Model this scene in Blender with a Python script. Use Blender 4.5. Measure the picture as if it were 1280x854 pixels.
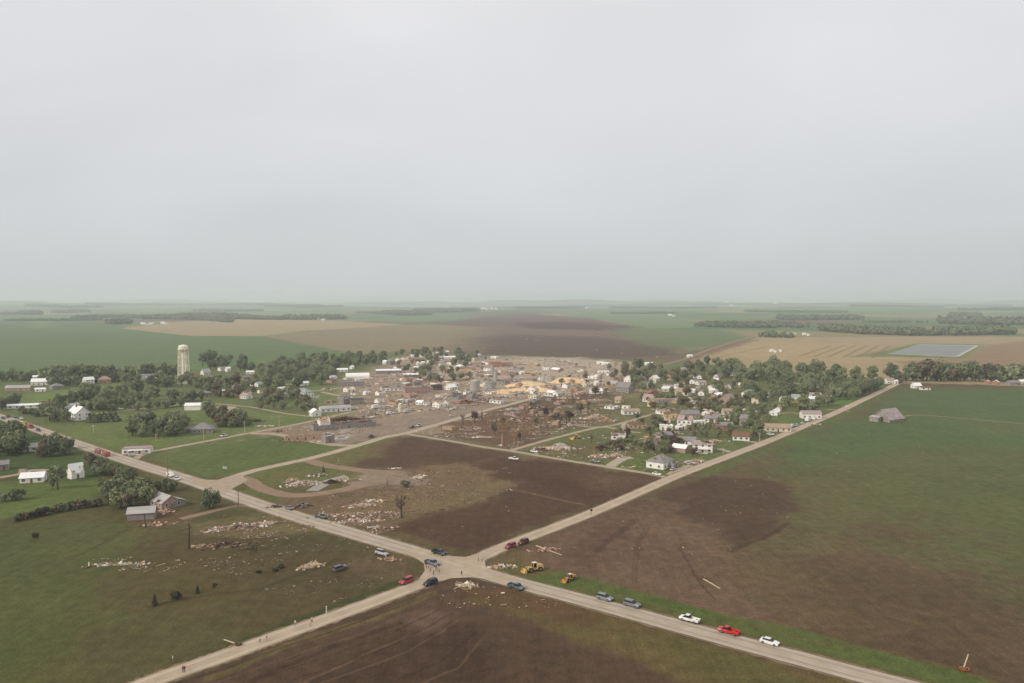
import bpy, bmesh, math, random
import numpy as np
from mathutils import Vector, Matrix
# ------------------------------------------------------------------ camera
FPX = 950.0; CAMH = 88.0; PITCH = math.atan(51/950)
scene = bpy.context.scene
for o in list(bpy.data.objects): bpy.data.objects.remove(o)
cd = bpy.data.cameras.new('camera'); cam = bpy.data.objects.new('camera', cd)
scene.collection.objects.link(cam); scene.camera = cam
cam.location = (0, 0, CAMH); cam.rotation_euler = (math.pi/2-PITCH, 0, 0)
cd.sensor_width = 36; cd.lens = FPX/1280*36; cd.clip_start = 1; cd.clip_end = 200000
# ------------------------------------------------------------------ light
SUN_EL = math.radians(33); SUN_DIR = Vector((-0.84, -0.54, 0)).normalized()     # towards the sun, on the ground plane
w = bpy.data.worlds.new('World'); scene.world = w; w.use_nodes = True
nt = w.node_tree; nt.nodes.clear()
out = nt.nodes.new('ShaderNodeOutputWorld'); bg = nt.nodes.new('ShaderNodeBackground'); bg.inputs[1].default_value = 0.1
sky = nt.nodes.new('ShaderNodeTexSky'); sky.sky_type = 'NISHITA'; sky.sun_disc = False
sky.sun_elevation = SUN_EL; sky.sun_rotation = math.atan2(SUN_DIR.x, SUN_DIR.y); sky.dust_density = 5; sky.air_density = 1.2
tc = nt.nodes.new('ShaderNodeTexCoord'); sep = nt.nodes.new('ShaderNodeSeparateXYZ')
nt.links.new(tc.outputs['Generated'], sep.inputs[0])
mp = nt.nodes.new('ShaderNodeMapping'); mp.inputs['Scale'].default_value = (1, 1, 2.6)
nt.links.new(tc.outputs['Generated'], mp.inputs[0])
nz = nt.nodes.new('ShaderNodeTexNoise'); nz.inputs['Scale'].default_value = 1.6; nz.inputs['Detail'].default_value = 3
nz.inputs['Distortion'].default_value = .4
nt.links.new(mp.outputs[0], nz.inputs['Vector'])
ramp = nt.nodes.new('ShaderNodeValToRGB')          # overcast: cooler low, paler high
ramp.color_ramp.elements[0].position = 0.0; ramp.color_ramp.elements[0].color = (.625, .640, .658, 1)
ramp.color_ramp.elements[1].position = .42; ramp.color_ramp.elements[1].color = (.815, .805, .822, 1)
e2 = ramp.color_ramp.elements.new(.95); e2.color = (.84, .84, .84, 1)
e = ramp.color_ramp.elements.new(.13); e.color = (.675, .690, .712, 1)
nt.links.new(sep.outputs[2], ramp.inputs[0])
m1 = nt.nodes.new('ShaderNodeMath'); m1.operation = 'MULTIPLY_ADD'; m1.inputs[1].default_value = 3.6; m1.inputs[2].default_value = 8.3
nt.links.new(nz.outputs[0], m1.inputs[0])
vm = nt.nodes.new('ShaderNodeVectorMath'); vm.operation = 'SCALE'
nt.links.new(ramp.outputs[0], vm.inputs[0]); nt.links.new(m1.outputs[0], vm.inputs['Scale'])
mx = nt.nodes.new('ShaderNodeMixRGB'); mx.inputs[0].default_value = .93
nt.links.new(sky.outputs[0], mx.inputs[1]); nt.links.new(vm.outputs[0], mx.inputs[2])
nt.links.new(mx.outputs[0], bg.inputs[0]); nt.links.new(bg.outputs[0], out.inputs[0])
sd = bpy.data.lights.new('sun', 'SUN'); so = bpy.data.objects.new('sun', sd); scene.collection.objects.link(so)
sd.energy = 2.3; sd.angle = math.radians(5); sd.color = (1, .93, .82)
sv = (SUN_DIR*math.cos(SUN_EL)+Vector((0, 0, math.sin(SUN_EL))))
so.rotation_euler = sv.to_track_quat('Z', 'Y').to_euler()
so.location = (0, 0, 300)
scene.view_settings.view_transform = 'Standard'; scene.view_settings.look = 'None'
scene.view_settings.exposure = 0.0; scene.view_settings.gamma = 1
scene.render.engine = 'CYCLES'
HAZE_DENSITY = 1.2e-4
scene.cycles.volume_bounces = 2; scene.cycles.max_bounces = 8
# ------------------------------------------------------------------ helpers
R = random.Random(7)
col = scene.collection
def S(r, g, b):
    f = lambda c: (c/255/12.92 if c/255 <= .04045 else ((c/255+.055)/1.055)**2.4)
    return (f(r), f(g), f(b))
def hills(x, y):
    x = np.asarray(x, float); y = np.asarray(y, float)
    r = np.hypot(x, y); a = np.clip((r-2200)/9000, 0, 1.6)
    h = (np.sin(x/1500+1.3*np.sin(y/2300+.4))+np.sin(y/1250+x/3100+2)+.6*np.sin(x/610+y/900+1)+.4*np.sin(x/333-y/520))
    return a*(h*15+15)+np.clip((r-12000)/9000, 0, 1.5)*np.clip(h, -.5, 3)*14
def Z(x, y): return float(hills(x, y))
def G(px, py, z=0.0):
    x = (px-640)/FPX; v = (427-py)/FPX
    cp, sp = math.cos(PITCH), math.sin(PITCH)
    dx, dy, dz = x, cp+v*sp, -sp+v*cp
    t = (CAMH-z)/-dz
    return Vector((dx*t, dy*t, z))
def PX(p):
    cp, sp = math.cos(PITCH), math.sin(PITCH)
    d = p.y*cp-(p.z-CAMH)*sp
    return 640+p.x/d*FPX
def mpp(py): return CAMH/(py-376)
def heading(px, py, dx, dy):
    a, b = G(px, py), G(px+dx, py+dy); d = b-a
    return math.atan2(d.y, d.x)
class MB:
    def __init__(s): s.v = []; s.f = []; s.m = []; s.smooth = []
    def add(s, vs, fs, m=0, sm=False):
        n = len(s.v); s.v += [tuple(v) for v in vs]; s.f += [tuple(i+n for i in f) for f in fs]
        s.m += [m]*len(fs); s.smooth += [sm]*len(fs)
    def box(s, c, d, M=None, m=0, taper=1.0):
        x, y, z = d[0]/2, d[1]/2, d[2]/2
        vs = [Vector((sx*x*(taper if sz > 0 else 1), sy*y*(taper if sz > 0 else 1), sz*z)) for sz in (-1, 1) for sx, sy in ((-1, -1), (1, -1), (1, 1), (-1, 1))]
        if M is not None: vs = [M @ v for v in vs]
        c = Vector(c); vs = [v+c for v in vs]
        s.add(vs, [(3, 2, 1, 0), (4, 5, 6, 7), (0, 1, 5, 4), (1, 2, 6, 5), (2, 3, 7, 6), (3, 0, 4, 7)], m)
    def prism(s, prof, y0, y1, m=0, axis='y'):      # prof: list of (a, z) closed, extruded along y (or x)
        n = len(prof)
        if axis == 'y': vs = [(a, y0, z) for a, z in prof]+[(a, y1, z) for a, z in prof]
        else: vs = [(y0, a, z) for a, z in prof]+[(y1, a, z) for a, z in prof]
        fs = [tuple(range(n)), tuple(range(2*n-1, n-1, -1))]+[(i+n, (i+1) % n+n, (i+1) % n, i) for i in range(n)]
        if axis == 'x': fs = [f[::-1] for f in fs]
        s.add(vs, fs, m)
    def tube(s, pts, rads, n=6, m=0, caps=True, sm=True):
        pts = [Vector(p) for p in pts]; rings = []
        for i, p in enumerate(pts):
            d = (pts[min(i+1, len(pts)-1)]-pts[max(i-1, 0)]).normalized()
            u = d.cross(Vector((0, 0, 1))) if abs(d.z) < .95 else d.cross(Vector((1, 0, 0)))
            u.normalize(); v = d.cross(u)
            rings.append([p+(u*math.cos(2*math.pi*k/n)+v*math.sin(2*math.pi*k/n))*rads[i] for k in range(n)])
        vs = [q for r in rings for q in r]; fs = []
        for i in range(len(pts)-1):
            for k in range(n):
                a, b = i*n+k, i*n+(k+1) % n
                fs.append((a, b, b+n, a+n))
        s.add(vs, fs, m, sm)
        if caps: s.add([q for q in rings[0]]+[q for q in rings[-1]], [tuple(range(n-1, -1, -1)), tuple(range(n, 2*n))], m)
    def mesh(s, name, mats):
        me = bpy.data.meshes.new(name); me.from_pydata(s.v, [], s.f)
        for m in (mats if isinstance(mats, (list, tuple)) else [mats]): me.materials.append(m)
        me.polygons.foreach_set('material_index', s.m); me.polygons.foreach_set('use_smooth', s.smooth)
        me.update(); return me
    def build(s, name, mats, parent=None, loc=None, rz=None):
        return obj(name, s.mesh(name, mats), parent, loc, rz)
def obj(name, me, parent=None, loc=None, rz=None):
    o = bpy.data.objects.new(name, me); col.objects.link(o)
    if parent: o.parent = parent
    if loc is not None: o.location = loc
    if rz is not None: o.rotation_euler = (0, 0, rz)
    return o
def tag(o, label, cat, group=None, kind=None):
    if label: o['label'] = label
    if cat: o['category'] = cat
    if group: o['group'] = group
    if kind: o['kind'] = kind
    return o
def thing(name, label, cat, loc=(0, 0, 0), rz=0, group=None):
    return tag(obj(name, None, None, loc, rz), label, cat, group)
def copy_tree(o, parent=None):
    c = o.copy(); col.objects.link(c); c.parent = parent
    for ch in list(o.children): copy_tree(ch, c)
    return c
def rotz(a): return Matrix.Rotation(a, 3, 'Z')
def rrot(r, k=.6): return Matrix.Rotation(r.uniform(0, 6.28), 3, 'Z') @ Matrix.Rotation(r.uniform(-k, k), 3, 'X') @ Matrix.Rotation(r.uniform(-k, k), 3, 'Y')
MATS = {}
def mat(name, c, rough=.85, scale=1.5, amt=.3, metal=0, coord='Object', spec=.3, c2=None, bump=0, stretch=None):
    if name in MATS: return MATS[name]
    m = bpy.data.materials.new(name); m.use_nodes = True; t = m.node_tree; b = t.nodes['Principled BSDF']
    b.inputs['Roughness'].default_value = rough; b.inputs['Metallic'].default_value = metal
    b.inputs['Specular IOR Level'].default_value = spec
    tcn = t.nodes.new('ShaderNodeTexCoord'); n = t.nodes.new('ShaderNodeTexNoise')
    n.inputs['Scale'].default_value = scale; n.inputs['Detail'].default_value = 5; n.inputs['Roughness'].default_value = .65
    if stretch:
        mpn = t.nodes.new('ShaderNodeMapping'); mpn.inputs['Scale'].default_value = stretch
        t.links.new(tcn.outputs[coord], mpn.inputs[0]); t.links.new(mpn.outputs[0], n.inputs['Vector'])
    else: t.links.new(tcn.outputs[coord], n.inputs['Vector'])
    r = t.nodes.new('ShaderNodeValToRGB'); r.color_ramp.elements[0].position = .3; r.color_ramp.elements[1].position = .7
    lo = tuple(x*(1-amt) for x in c) if c2 is None else c2
    r.color_ramp.elements[0].color = (*lo, 1); r.color_ramp.elements[1].color = (*[min(1, x*(1+amt*.5)) for x in c], 1)
    t.links.new(n.outputs[0], r.inputs[0]); t.links.new(r.outputs[0], b.inputs['Base Color'])
    if bump:
        bn = t.nodes.new('ShaderNodeBump'); bn.inputs['Strength'].default_value = bump
        t.links.new(n.outputs[0], bn.inputs['Height']); t.links.new(bn.outputs[0], b.inputs['Normal'])
    MATS[name] = m; return m
# ------------------------------------------------------------------ numpy noise
def vnoise(x, y, seed=0):
    xi = np.floor(x).astype(np.int64); yi = np.floor(y).astype(np.int64); fx = x-xi; fy = y-yi
    def h(a, b):
        n = (a*374761393+b*668265263+seed*1442695041) & 0x7fffffff
        n = ((n ^ (n >> 13))*1274126177) & 0x7fffffff
        return ((n ^ (n >> 16)) & 0xffff)/65535.0
    u = fx*fx*(3-2*fx); v = fy*fy*(3-2*fy)
    return (h(xi, yi)*(1-u)+h(xi+1, yi)*u)*(1-v)+(h(xi, yi+1)*(1-u)+h(xi+1, yi+1)*u)*v
def fbm(x, y, seed=0, o=4):
    s = 0; a = .5; t = 0
    for i in range(o): s = s+a*vnoise(x*2**i, y*2**i, seed+i); t += a; a *= .5
    return s/t
def pip(x, y, poly):
    ins = np.zeros(x.shape, bool); n = len(poly)
    for i in range(n):
        x1, y1 = poly[i]; x2, y2 = poly[(i+1) % n]
        c = ((y1 > y) != (y2 > y)) & (x < (x2-x1)*(y-y1)/((y2-y1) or 1e-9)+x1)
        ins ^= c
    return ins
def segdist(x, y, pts, closed):
    d = np.full(x.shape, 1e9); n = len(pts)
    for i in range(n if closed else n-1):
        x1, y1 = pts[i]; x2, y2 = pts[(i+1) % n]; vx, vy = x2-x1, y2-y1
        t = np.clip(((x-x1)*vx+(y-y1)*vy)/(vx*vx+vy*vy+1e-9), 0, 1)
        d = np.minimum(d, np.hypot(x-x1-t*vx, y-y1-t*vy))
    return d
# ------------------------------------------------------------------ roads (centre lines as points on the ground)
HWY = [(-330, 430), (-180, 466), (-60, 502), (0, 521), (50, 538), (100, 556), (170, 579.5), (230, 598), (290, 619), (340, 636), (400, 655), (480, 678.5), (530, 693), (580, 709), (640, 727), (720, 748), (840, 780.5), (960, 813), (1115, 854), (1300, 903), (1600, 980)]
CRS = [(-60, 960), (60, 905), (150, 868), (200, 848), (280, 820), (340, 798), (420, 769.5), (500, 740), (567, 713), (600, 697), (640, 679.5), (740, 641), (840, 597.5), (880, 582), (960, 551.5), (1040, 518), (1080, 499.5), (1122, 479.5)]
MAIN = [(266, 605), (290, 597), (320, 588), (360, 579), (400, 570), (450, 556), (480, 547), (510, 541), (560, 527), (600, 515), (640, 505), (700, 489), (745, 478)]
ROADS = [   # name, points, width, material, label
 ('street', [(168, 574), (185, 566), (240, 555), (320, 540), (345, 535.5), (385, 527.5), (430, 517), (464, 510), (520, 499)], 4.5, 'gravel'),
 ('street', [(315, 542), (345, 543), (382, 550), (417, 556), (445, 557)], 6.5, 'gravel'),
 ('driveway', [(300, 597), (312, 601), (322, 608), (340, 615), (370, 619.5), (420, 614), (470, 602), (500, 592)], 7.5, 'dirt'),
 ('driveway', [(384, 575), (400, 580), (420, 584), (470, 590), (500, 590)], 8, 'dirt'),
 ('street', [(505, 542), (560, 551), (605, 559), (640, 564), (720, 577.5), (760, 584), (810, 592), (838, 598)], 4.2, 'gravel'),
 ('street', [(636, 564), (677, 552), (715, 542), (740, 536), (755, 534), (770, 536)], 4, 'gravel'),
 ('street', [(690, 528), (710, 530), (740, 534), (765, 532), (781, 528), (801, 522), (822, 516), (845, 511)], 3.6, 'gravel'),
 ('driveway', [(781, 528), (779, 534), (785, 539), (801, 541)], 3.2, 'gravel'),
 ('driveway', [(762, 584), (768, 579), (780, 573), (790, 572)], 6, 'concrete'),
 ('driveway', [(840, 594), (848, 588), (866, 582)], 6, 'gravel'),
 ('driveway', [(899, 561), (905, 563), (921, 567)], 4, 'concrete'),
 ('driveway', [(917, 549.5), (930, 551), (950, 554)], 4, 'concrete'),
 ('driveway', [(1034, 512), (1050, 513), (1062, 514.5)], 3, 'gravel'),
 ('driveway', [(968, 519), (985, 516), (1003, 518)], 5, 'dirt'),
 ('street', [(-20, 600), (0, 597), (25, 592.5), (40, 588), (60, 588)], 4, 'gravel'),
 ('street', [(120, 517), (150, 514), (172, 511.5), (200, 510), (233, 505), (270, 505), (300, 507.5), (320, 510), (357, 517), (392, 521)], 3.2, 'gravel'),
 ('street', [(166, 474.5), (200, 474.5), (226, 472), (262, 470), (330, 478), (375, 482)], 4, 'gravel'),
 ('street', [(390, 489), (410, 487), (432, 484), (470, 480), (520, 476)], 4, 'gravel'),
 ('driveway', [(402, 490), (420, 494), (440, 497)], 5, 'gravel'),
 ('country_road', [(800, 462), (852, 450), (890, 436), (940, 421), (1000, 407)], 7, 'dirt'),
 ('country_road', [(1122, 479.5), (1182, 477.5), (1230, 480), (1290, 483.5), (1500, 497)], 5, 'gravel'),
 ('track', [(1128, 521), (1145, 519), (1180, 521), (1290, 531), (1500, 552)], 2.6, 'dirt'),
 ('driveway', [(226, 649), (262, 640), (300, 632), (322, 634)], 4, 'dirt'),
 ('driveway', [(425, 538), (445, 532), (466, 527)], 5, 'concrete'),
 ('driveway', [(400, 552), (418, 547), (440, 544)], 8, 'concrete'),
]
def catmull(pts, k=8):
    P = [Vector(p) for p in pts]; o = []
    for i in range(len(P)-1):
        p0, p1, p2, p3 = P[max(i-1, 0)], P[i], P[i+1], P[min(i+2, len(P)-1)]
        for j in range(k):
            t = j/k
            o.append(.5*((2*p1)+(p2-p0)*t+(2*p0-5*p1+4*p2-p3)*t*t+(3*p1-p0-3*p2+p3)*t**3))
    o.append(P[-1]); return o
def ribbon(pts, width, z, jit=.0, m=0, off=0.0, k=8, mb=None):
    P = catmull([G(*p) if len(p) == 2 else Vector(p) for p in pts], k); mb = mb or MB(); vs = []
    for i, p in enumerate(P):
        d = (P[min(i+1, len(P)-1)]-P[max(i-1, 0)]); d.z = 0; d.normalize(); n = Vector((-d.y, d.x, 0))
        wd = width(p) if callable(width) else width
        a = p+n*(off+wd/2+R.uniform(-jit, jit)); b = p+n*(off-wd/2+R.uniform(-jit, jit))
        vs += [(a.x, a.y, Z(a.x, a.y)+z), (b.x, b.y, Z(b.x, b.y)+z)]
    mb.add(vs, [(2*i, 2*i+1, 2*i+3, 2*i+2) for i in range(len(P)-1)], m); return mb
# ------------------------------------------------------------------ ground
def gp(poly): return [(G(*p).x, G(*p).y) for p in poly]
GR1 = S(76, 86, 44); GR2 = S(84, 82, 44); GRB = S(88, 102, 50); OLV = S(80, 72, 42); MUD = S(74, 57, 43); MUDL = S(98, 76, 58); MUDR = S(94, 74, 57)
CROP = S(78, 92, 53); CROPF = S(88, 104, 66); TAN = S(150, 130, 98); TANB = S(128, 106, 82); GRV = S(122, 104, 86); VRG = S(80, 90, 44); DRT = S(104, 82, 62)
PAINT = [  # (kind, points, colour, feather m, warp m, opacity)
 # near ground: trampled olive grass and earth
 ('p', [(-900, 470), (1900, 470), (3000, 1500), (-2000, 1500)], S(88, 80, 48), 30, 10, 1),
 # far patchwork overrides
 ('p', [(-300, 396), (110, 399), (150, 408), (190, 418), (330, 421), (430, 431), (450, 441), (300, 452), (0, 470), (-300, 480)], CROPF, 6, 8, 1),
 ('p', [(-300, 405), (100, 407), (150, 420), (120, 432), (-300, 436)], S(82, 100, 64), 30, 30, .6),
 ('p', [(30, 398), (55, 399), (68, 410), (40, 412)], S(120, 128, 84), 30, 30, .5),
 ('p', [(235, 402.5), (310, 400), (430, 402), (505, 405.5), (470, 409), (380, 414), (330, 420), (240, 420), (150, 411)], TAN, 5, 6, 1),
 ('p', [(-300, 391), (0, 392), (95, 391), (100, 395), (-300, 396)], TANB, 20, 20, .8),
 ('p', [(330, 421), (400, 413), (510, 407), (700, 402), (780, 408), (870, 434), (850, 447), (640, 452), (520, 446), (440, 441)], S(126, 112, 84), 10, 14, 1),
 ('p', [(590, 398), (650, 392), (730, 398), (800, 409), (700, 412), (620, 410), (540, 406)], S(96, 76, 66), 20, 30, 1),
 ('p', [(600, 407), (680, 403), (780, 408), (860, 434), (845, 449), (640, 453), (560, 450)], S(104, 84, 72), 90, 60, .85),
 ('p', [(640, 404), (700, 402), (790, 409), (790, 414), (660, 411)], S(70, 50, 42), 20, 40, .9),
 ('p', [(600, 424), (640, 418), (760, 422), (860, 436), (845, 447), (700, 452), (600, 446)], S(84, 66, 55), 50, 40, .85),
 ('p', [(420, 399), (560, 395), (600, 397), (520, 404), (430, 401)], S(96, 116, 78), 20, 20, .9),
 ('p', [(640, 386), (760, 386), (860, 400), (880, 408), (800, 408), (720, 396)], S(100, 118, 78), 20, 20, .9),
 ('p', [(760, 410), (900, 412), (940, 420), (880, 436), (830, 436), (800, 426)], S(92, 104, 66), 30, 40, .9),
 ('p', [(900, 412), (1280, 421), (1600, 424), (1600, 434), (940, 422)], S(130, 118, 80), 20, 20, .9),
 ('p', [(850, 450), (892, 437), (945, 422), (1100, 421), (1290, 421), (1700, 426), (1700, 500), (1290, 482), (1100, 478), (900, 474), (830, 462)], TAN, 8, 10, 1),
 ('p', [(900, 437), (960, 428), (1100, 432), (1080, 450), (960, 455)], S(160, 138, 102), 80, 60, .7),
 ('p', [(1120, 452), (1200, 448), (1240, 430), (1300, 425), (1700, 430), (1700, 480), (1290, 474), (1180, 468)], S(132, 106, 80), 15, 15, .9),
 ('p', [(1060, 446), (1098, 440), (1143, 429.5), (1232, 430.5), (1205, 449), (1105, 446)], S(104, 112, 58), 12, 12, 1),
 ('p', [(800, 448), (850, 447), (880, 437), (930, 424), (945, 425), (880, 447), (830, 462)], S(112, 86, 66), 12, 12, .9),
 # wide town ground: olive green
 ('p', [(-300, 478), (0, 470), (160, 468), (420, 446), (500, 440), (850, 452), (1110, 476), (1122, 480), (960, 551), (840, 597), (700, 575), (640, 600), (500, 600), (300, 600), (100, 556), (-300, 440)], S(92, 100, 58), 8, 8, 1),
 ('p', [(790, 455), (850, 462), (960, 470), (930, 540), (830, 560), (740, 520), (760, 480)], S(102, 96, 64), 30, 30, .6),
 # devastated town middle: mud, splinters
 ('p', [(430, 470), (520, 442), (640, 446), (800, 452), (790, 475), (760, 500), (780, 520), (700, 535), (660, 560), (520, 545), (470, 545), (400, 552), (330, 548), (420, 520), (410, 495)], S(146, 126, 108), 25, 25, .95),
 ('p', [(560, 452), (700, 448), (790, 458), (770, 475), (700, 490), (600, 500), (540, 490)], S(166, 148, 130), 30, 30, .85),
 ('p', [(640, 445), (720, 447), (800, 457), (760, 462), (650, 456)], S(168, 152, 136), 25, 25, .6),
 ('p', [(515, 542), (600, 518), (700, 492), (760, 486), (780, 510), (740, 533), (640, 562)], S(92, 72, 54), 12, 20, .95),
 ('p', [(540, 540), (600, 522), (650, 512), (690, 540), (640, 556)], S(112, 84, 66), 20, 20, .6),
 ('p', [(690, 508), (780, 496), (800, 520), (740, 530), (690, 530)], S(96, 94, 58), 20, 20, .7),
 ('p', [(690, 552), (750, 537), (800, 542), (835, 560), (838, 594), (700, 573), (648, 563)], S(94, 96, 56), 6, 8, 1),
 ('p', [(650, 563), (690, 552), (740, 556), (740, 575), (700, 573)], S(104, 84, 64), 12, 12, .6),
 ('p', [(418, 557), (470, 549), (560, 528), (640, 501), (600, 500), (540, 514), (480, 524), (440, 537), (405, 552)], S(136, 118, 104), 4, 5, 1),
 ('p', [(320, 540), (350, 536), (400, 526), (470, 512), (500, 514), (440, 535), (400, 552), (345, 543)], S(134, 114, 94), 4, 5, .9),
 ('p', [(470, 478), (560, 474), (600, 490), (560, 500), (450, 514), (430, 508)], S(140, 120, 102), 15, 15, .7),
 # bright town lawns left
 ('p', [(60, 543), (100, 530), (165, 534), (235, 552), (170, 568), (110, 553)], S(94, 104, 54), 6, 6, 1),
 ('p', [(185, 572), (255, 559), (340, 546), (400, 553), (418, 560), (395, 569), (262, 598)], S(84, 94, 48), 4, 4, 1),
 ('p', [(150, 520), (230, 512), (310, 512), (390, 524), (345, 534), (250, 548), (160, 540)], S(96, 108, 58), 5, 5, 1),
 ('p', [(60, 492), (100, 486), (150, 482), (150, 500), (90, 506), (30, 504)], S(100, 118, 60), 10, 10, 1),
 ('p', [(330, 478), (420, 478), (440, 500), (380, 512), (330, 505)], S(94, 106, 58), 12, 12, .8),
 ('p', [(1030, 505), (1060, 494), (1092, 490), (1060, 507)], S(90, 112, 54), 4, 4, 1),
 ('p', [(960, 522), (1010, 520), (1000, 528), (960, 540)], S(92, 106, 54), 4, 4, .8),
 ('p', [(778, 585), (805, 570), (850, 582), (832, 592)], S(84, 98, 44), 4, 4, 1),
 ('p', [(295, 613), (325, 606), (345, 618), (385, 627), (430, 622), (390, 640), (340, 628)], S(88, 92, 48), 4, 4, 1),
 ('p', [(310, 598), (380, 578), (440, 584), (440, 596), (370, 612), (336, 608)], S(92, 92, 50), 4, 5, 1),
 # centre block between the roads
 ('p', [(400, 574), (505, 545), (640, 566), (836, 600), (600, 692), (560, 695), (380, 645), (345, 630), (360, 622), (470, 605)], S(102, 82, 60), 3, 4, 1),
 ('p', [(455, 572), (510, 546), (640, 567), (600, 578), (500, 586), (440, 585)], S(84, 63, 50), 5, 8, 1),
 ('p', [(395, 575), (450, 560), (462, 570), (430, 585)], S(100, 96, 56), 6, 6, 1),
 ('p', [(440, 588), (520, 584), (600, 576), (640, 580), (640, 620), (560, 640), (500, 655), (420, 655), (380, 640), (430, 620)], S(112, 90, 66), 10, 14, .9),
 ('p', [(450, 590), (500, 588), (520, 600), (480, 610), (430, 604)], S(134, 118, 104), 7, 10, .9),
 ('p', [(500, 628), (600, 600), (640, 600), (620, 625), (540, 645), (490, 650)], S(108, 92, 62), 8, 10, .8),
 ('p', [(600, 578), (640, 568), (836, 601), (735, 640), (650, 668), (590, 688), (530, 680), (470, 662), (520, 645), (590, 630), (635, 610)], S(80, 58, 44), 6, 10, 1),
 ('p', [(640, 590), (700, 600), (740, 610), (720, 622), (660, 612)], S(72, 50, 38), 12, 10, .6),
 ('p', [(740, 592), (800, 600), (780, 612), (730, 612)], S(100, 78, 62), 8, 8, .6),
 ('p', [(400, 656), (480, 672), (560, 693), (600, 692), (735, 641), (838, 600), (826, 599), (700, 648), (590, 686), (540, 680), (460, 662)], S(88, 76, 48), 3, 4, .9),
 ('l', [(640, 612), (690, 623), (735, 632)], S(108, 86, 64), 1.0, 1, .8),
 # right field
 ('p', [(605, 704), (740, 645), (840, 604), (960, 556), (1080, 505), (1122, 482), (1182, 480), (1290, 486), (1700, 505), (2100, 1200), (1115, 858), (900, 792), (720, 744), (640, 722)], MUDR, 2, 2, 1),
 ('p', [(930, 572), (1080, 508), (1124, 483), (1290, 487), (1900, 515), (1900, 640), (1290, 590), (1100, 580), (960, 600)], CROP, 25, 20, 1),
 ('p', [(960, 590), (1100, 565), (1290, 570), (1900, 610), (1900, 800), (1290, 680), (1150, 650), (1080, 660), (1000, 690), (950, 650)], S(88, 89, 52), 20, 18, .95),
 ('p', [(1180, 560), (1290, 560), (1900, 590), (1900, 1000), (1290, 760), (1150, 700), (1100, 620)], S(84, 88, 50), 30, 18, .85),
 ('p', [(880, 585), (930, 570), (1000, 600), (1040, 660), (1120, 740), (1000, 760), (900, 700), (850, 640)], S(94, 82, 54), 20, 18, .7),
 ('p', [(820, 612), (880, 596), (960, 600), (995, 625), (985, 652), (910, 690), (885, 660), (830, 640)], S(78, 58, 47), 4, 9, .85),
 ('p', [(640, 690), (720, 660), (830, 640), (900, 690), (960, 770), (860, 770), (740, 735), (680, 715)], S(106, 82, 65), 12, 8, .85),
 ('p', [(680, 690), (740, 665), (790, 650), (790, 680), (740, 715), (690, 700)], S(88, 66, 54), 10, 10, .8),
 ('p', [(980, 700), (1080, 700), (1290, 760), (1290, 900), (1150, 850), (1000, 780)], S(84, 68, 48), 12, 10, .8),
 ('p', [(960, 740), (1000, 735), (1100, 790), (1000, 790)], S(94, 76, 54), 8, 8, .8),
 ('p', [(1220, 525), (1290, 530), (1290, 545), (1200, 540)], S(92, 92, 58), 12, 12, .5),
 ('p', [(780, 617), (830, 606), (880, 588), (800, 626)], S(96, 84, 54), 5, 5, .7),
 ('l', [(815, 655), (801, 675), (796, 700), (794, 730)], S(80, 60, 47), .4, .6, .6),
 ('l', [(748, 690), (775, 668), (795, 650)], S(78, 56, 46), 1.4, 3, .8),
 ('l', [(848, 686), (858, 700), (866, 716), (880, 735), (892, 748)], S(66, 48, 38), .4, 1.5, .7),
 ('l', [(810, 655), (797, 675), (792, 700), (790, 730)], S(80, 60, 47), .4, .6, .55),
 ('l', [(912, 690), (940, 678), (985, 655)], S(68, 48, 38), 1.4, 3, .7),
 ('l', [(965, 715), (1100, 752), (1290, 800)], S(96, 78, 56), .8, 2, .4),
 # verges along the highway
 ('p', [(610, 710), (632, 700), (700, 716), (800, 740), (900, 765), (1000, 785), (1200, 838), (1320, 880), (1500, 960), (1115, 860), (1000, 826), (720, 750), (640, 727)], VRG, 1.2, 1.5, 1),
 ('p', [(720, 738), (800, 752), (900, 780), (1000, 805), (1180, 855), (1160, 866), (1000, 822), (840, 778), (700, 740)], S(88, 84, 46), 1, 1.5, .8),
 ('l', [(900, 770), (1010, 800), (1125, 816), (1200, 838), (1300, 876)], S(104, 80, 54), .6, 1, .6),
 ('p', [(610, 705), (640, 690), (690, 715), (660, 720)], S(98, 84, 52), 3, 4, .8),
 ('p', [(880, 586), (960, 556), (1080, 504), (1120, 484), (1100, 500), (960, 566), (860, 604)], S(86, 94, 50), 2, 3, .8),
 # bottom field
 ('p', [(567, 716), (640, 731), (840, 787), (1115, 862), (1400, 1200), (-200, 1200), (150, 880), (340, 805), (500, 748)], S(80, 61, 47), 2, 2, 1),
 ('p', [(640, 731), (840, 787), (1115, 862), (1200, 1100), (1000, 900), (840, 850), (740, 806), (640, 772), (590, 745)], S(92, 78, 46), 3, 4, 1),
 ('p', [(640, 735), (720, 758), (760, 778), (700, 780), (600, 755), (585, 735)], S(90, 64, 42), 4, 4, .8),
 ('p', [(780, 800), (860, 798), (1000, 840), (1060, 900), (900, 860)], S(86, 80, 44), 4, 4, .7),
 ('p', [(430, 820), (520, 770), (560, 765), (600, 800), (660, 880), (300, 900)], S(68, 50, 39), 5, 6, .8),
 ('p', [(500, 772), (550, 752), (575, 770), (520, 790)], S(112, 86, 76), 5, 6, .6),
 ('l', [(260, 850), (380, 800), (470, 772), (540, 740)], S(96, 84, 52), 1.6, 2, .8),
 ('l', [(300, 858), (420, 808), (500, 778)], S(66, 46, 36), .9, 1, .7),
 ('l', [(370, 858), (470, 812), (560, 776)], S(104, 80, 62), .5, 1, .6),
 # left field
 ('p', [(-300, 560), (0, 580), (30, 590), (100, 600), (165, 583), (290, 624), (400, 662), (530, 702), (526, 718), (340, 792), (200, 842), (100, 880), (-300, 1300)], S(80, 75, 43), 2, 3, 1),
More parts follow.
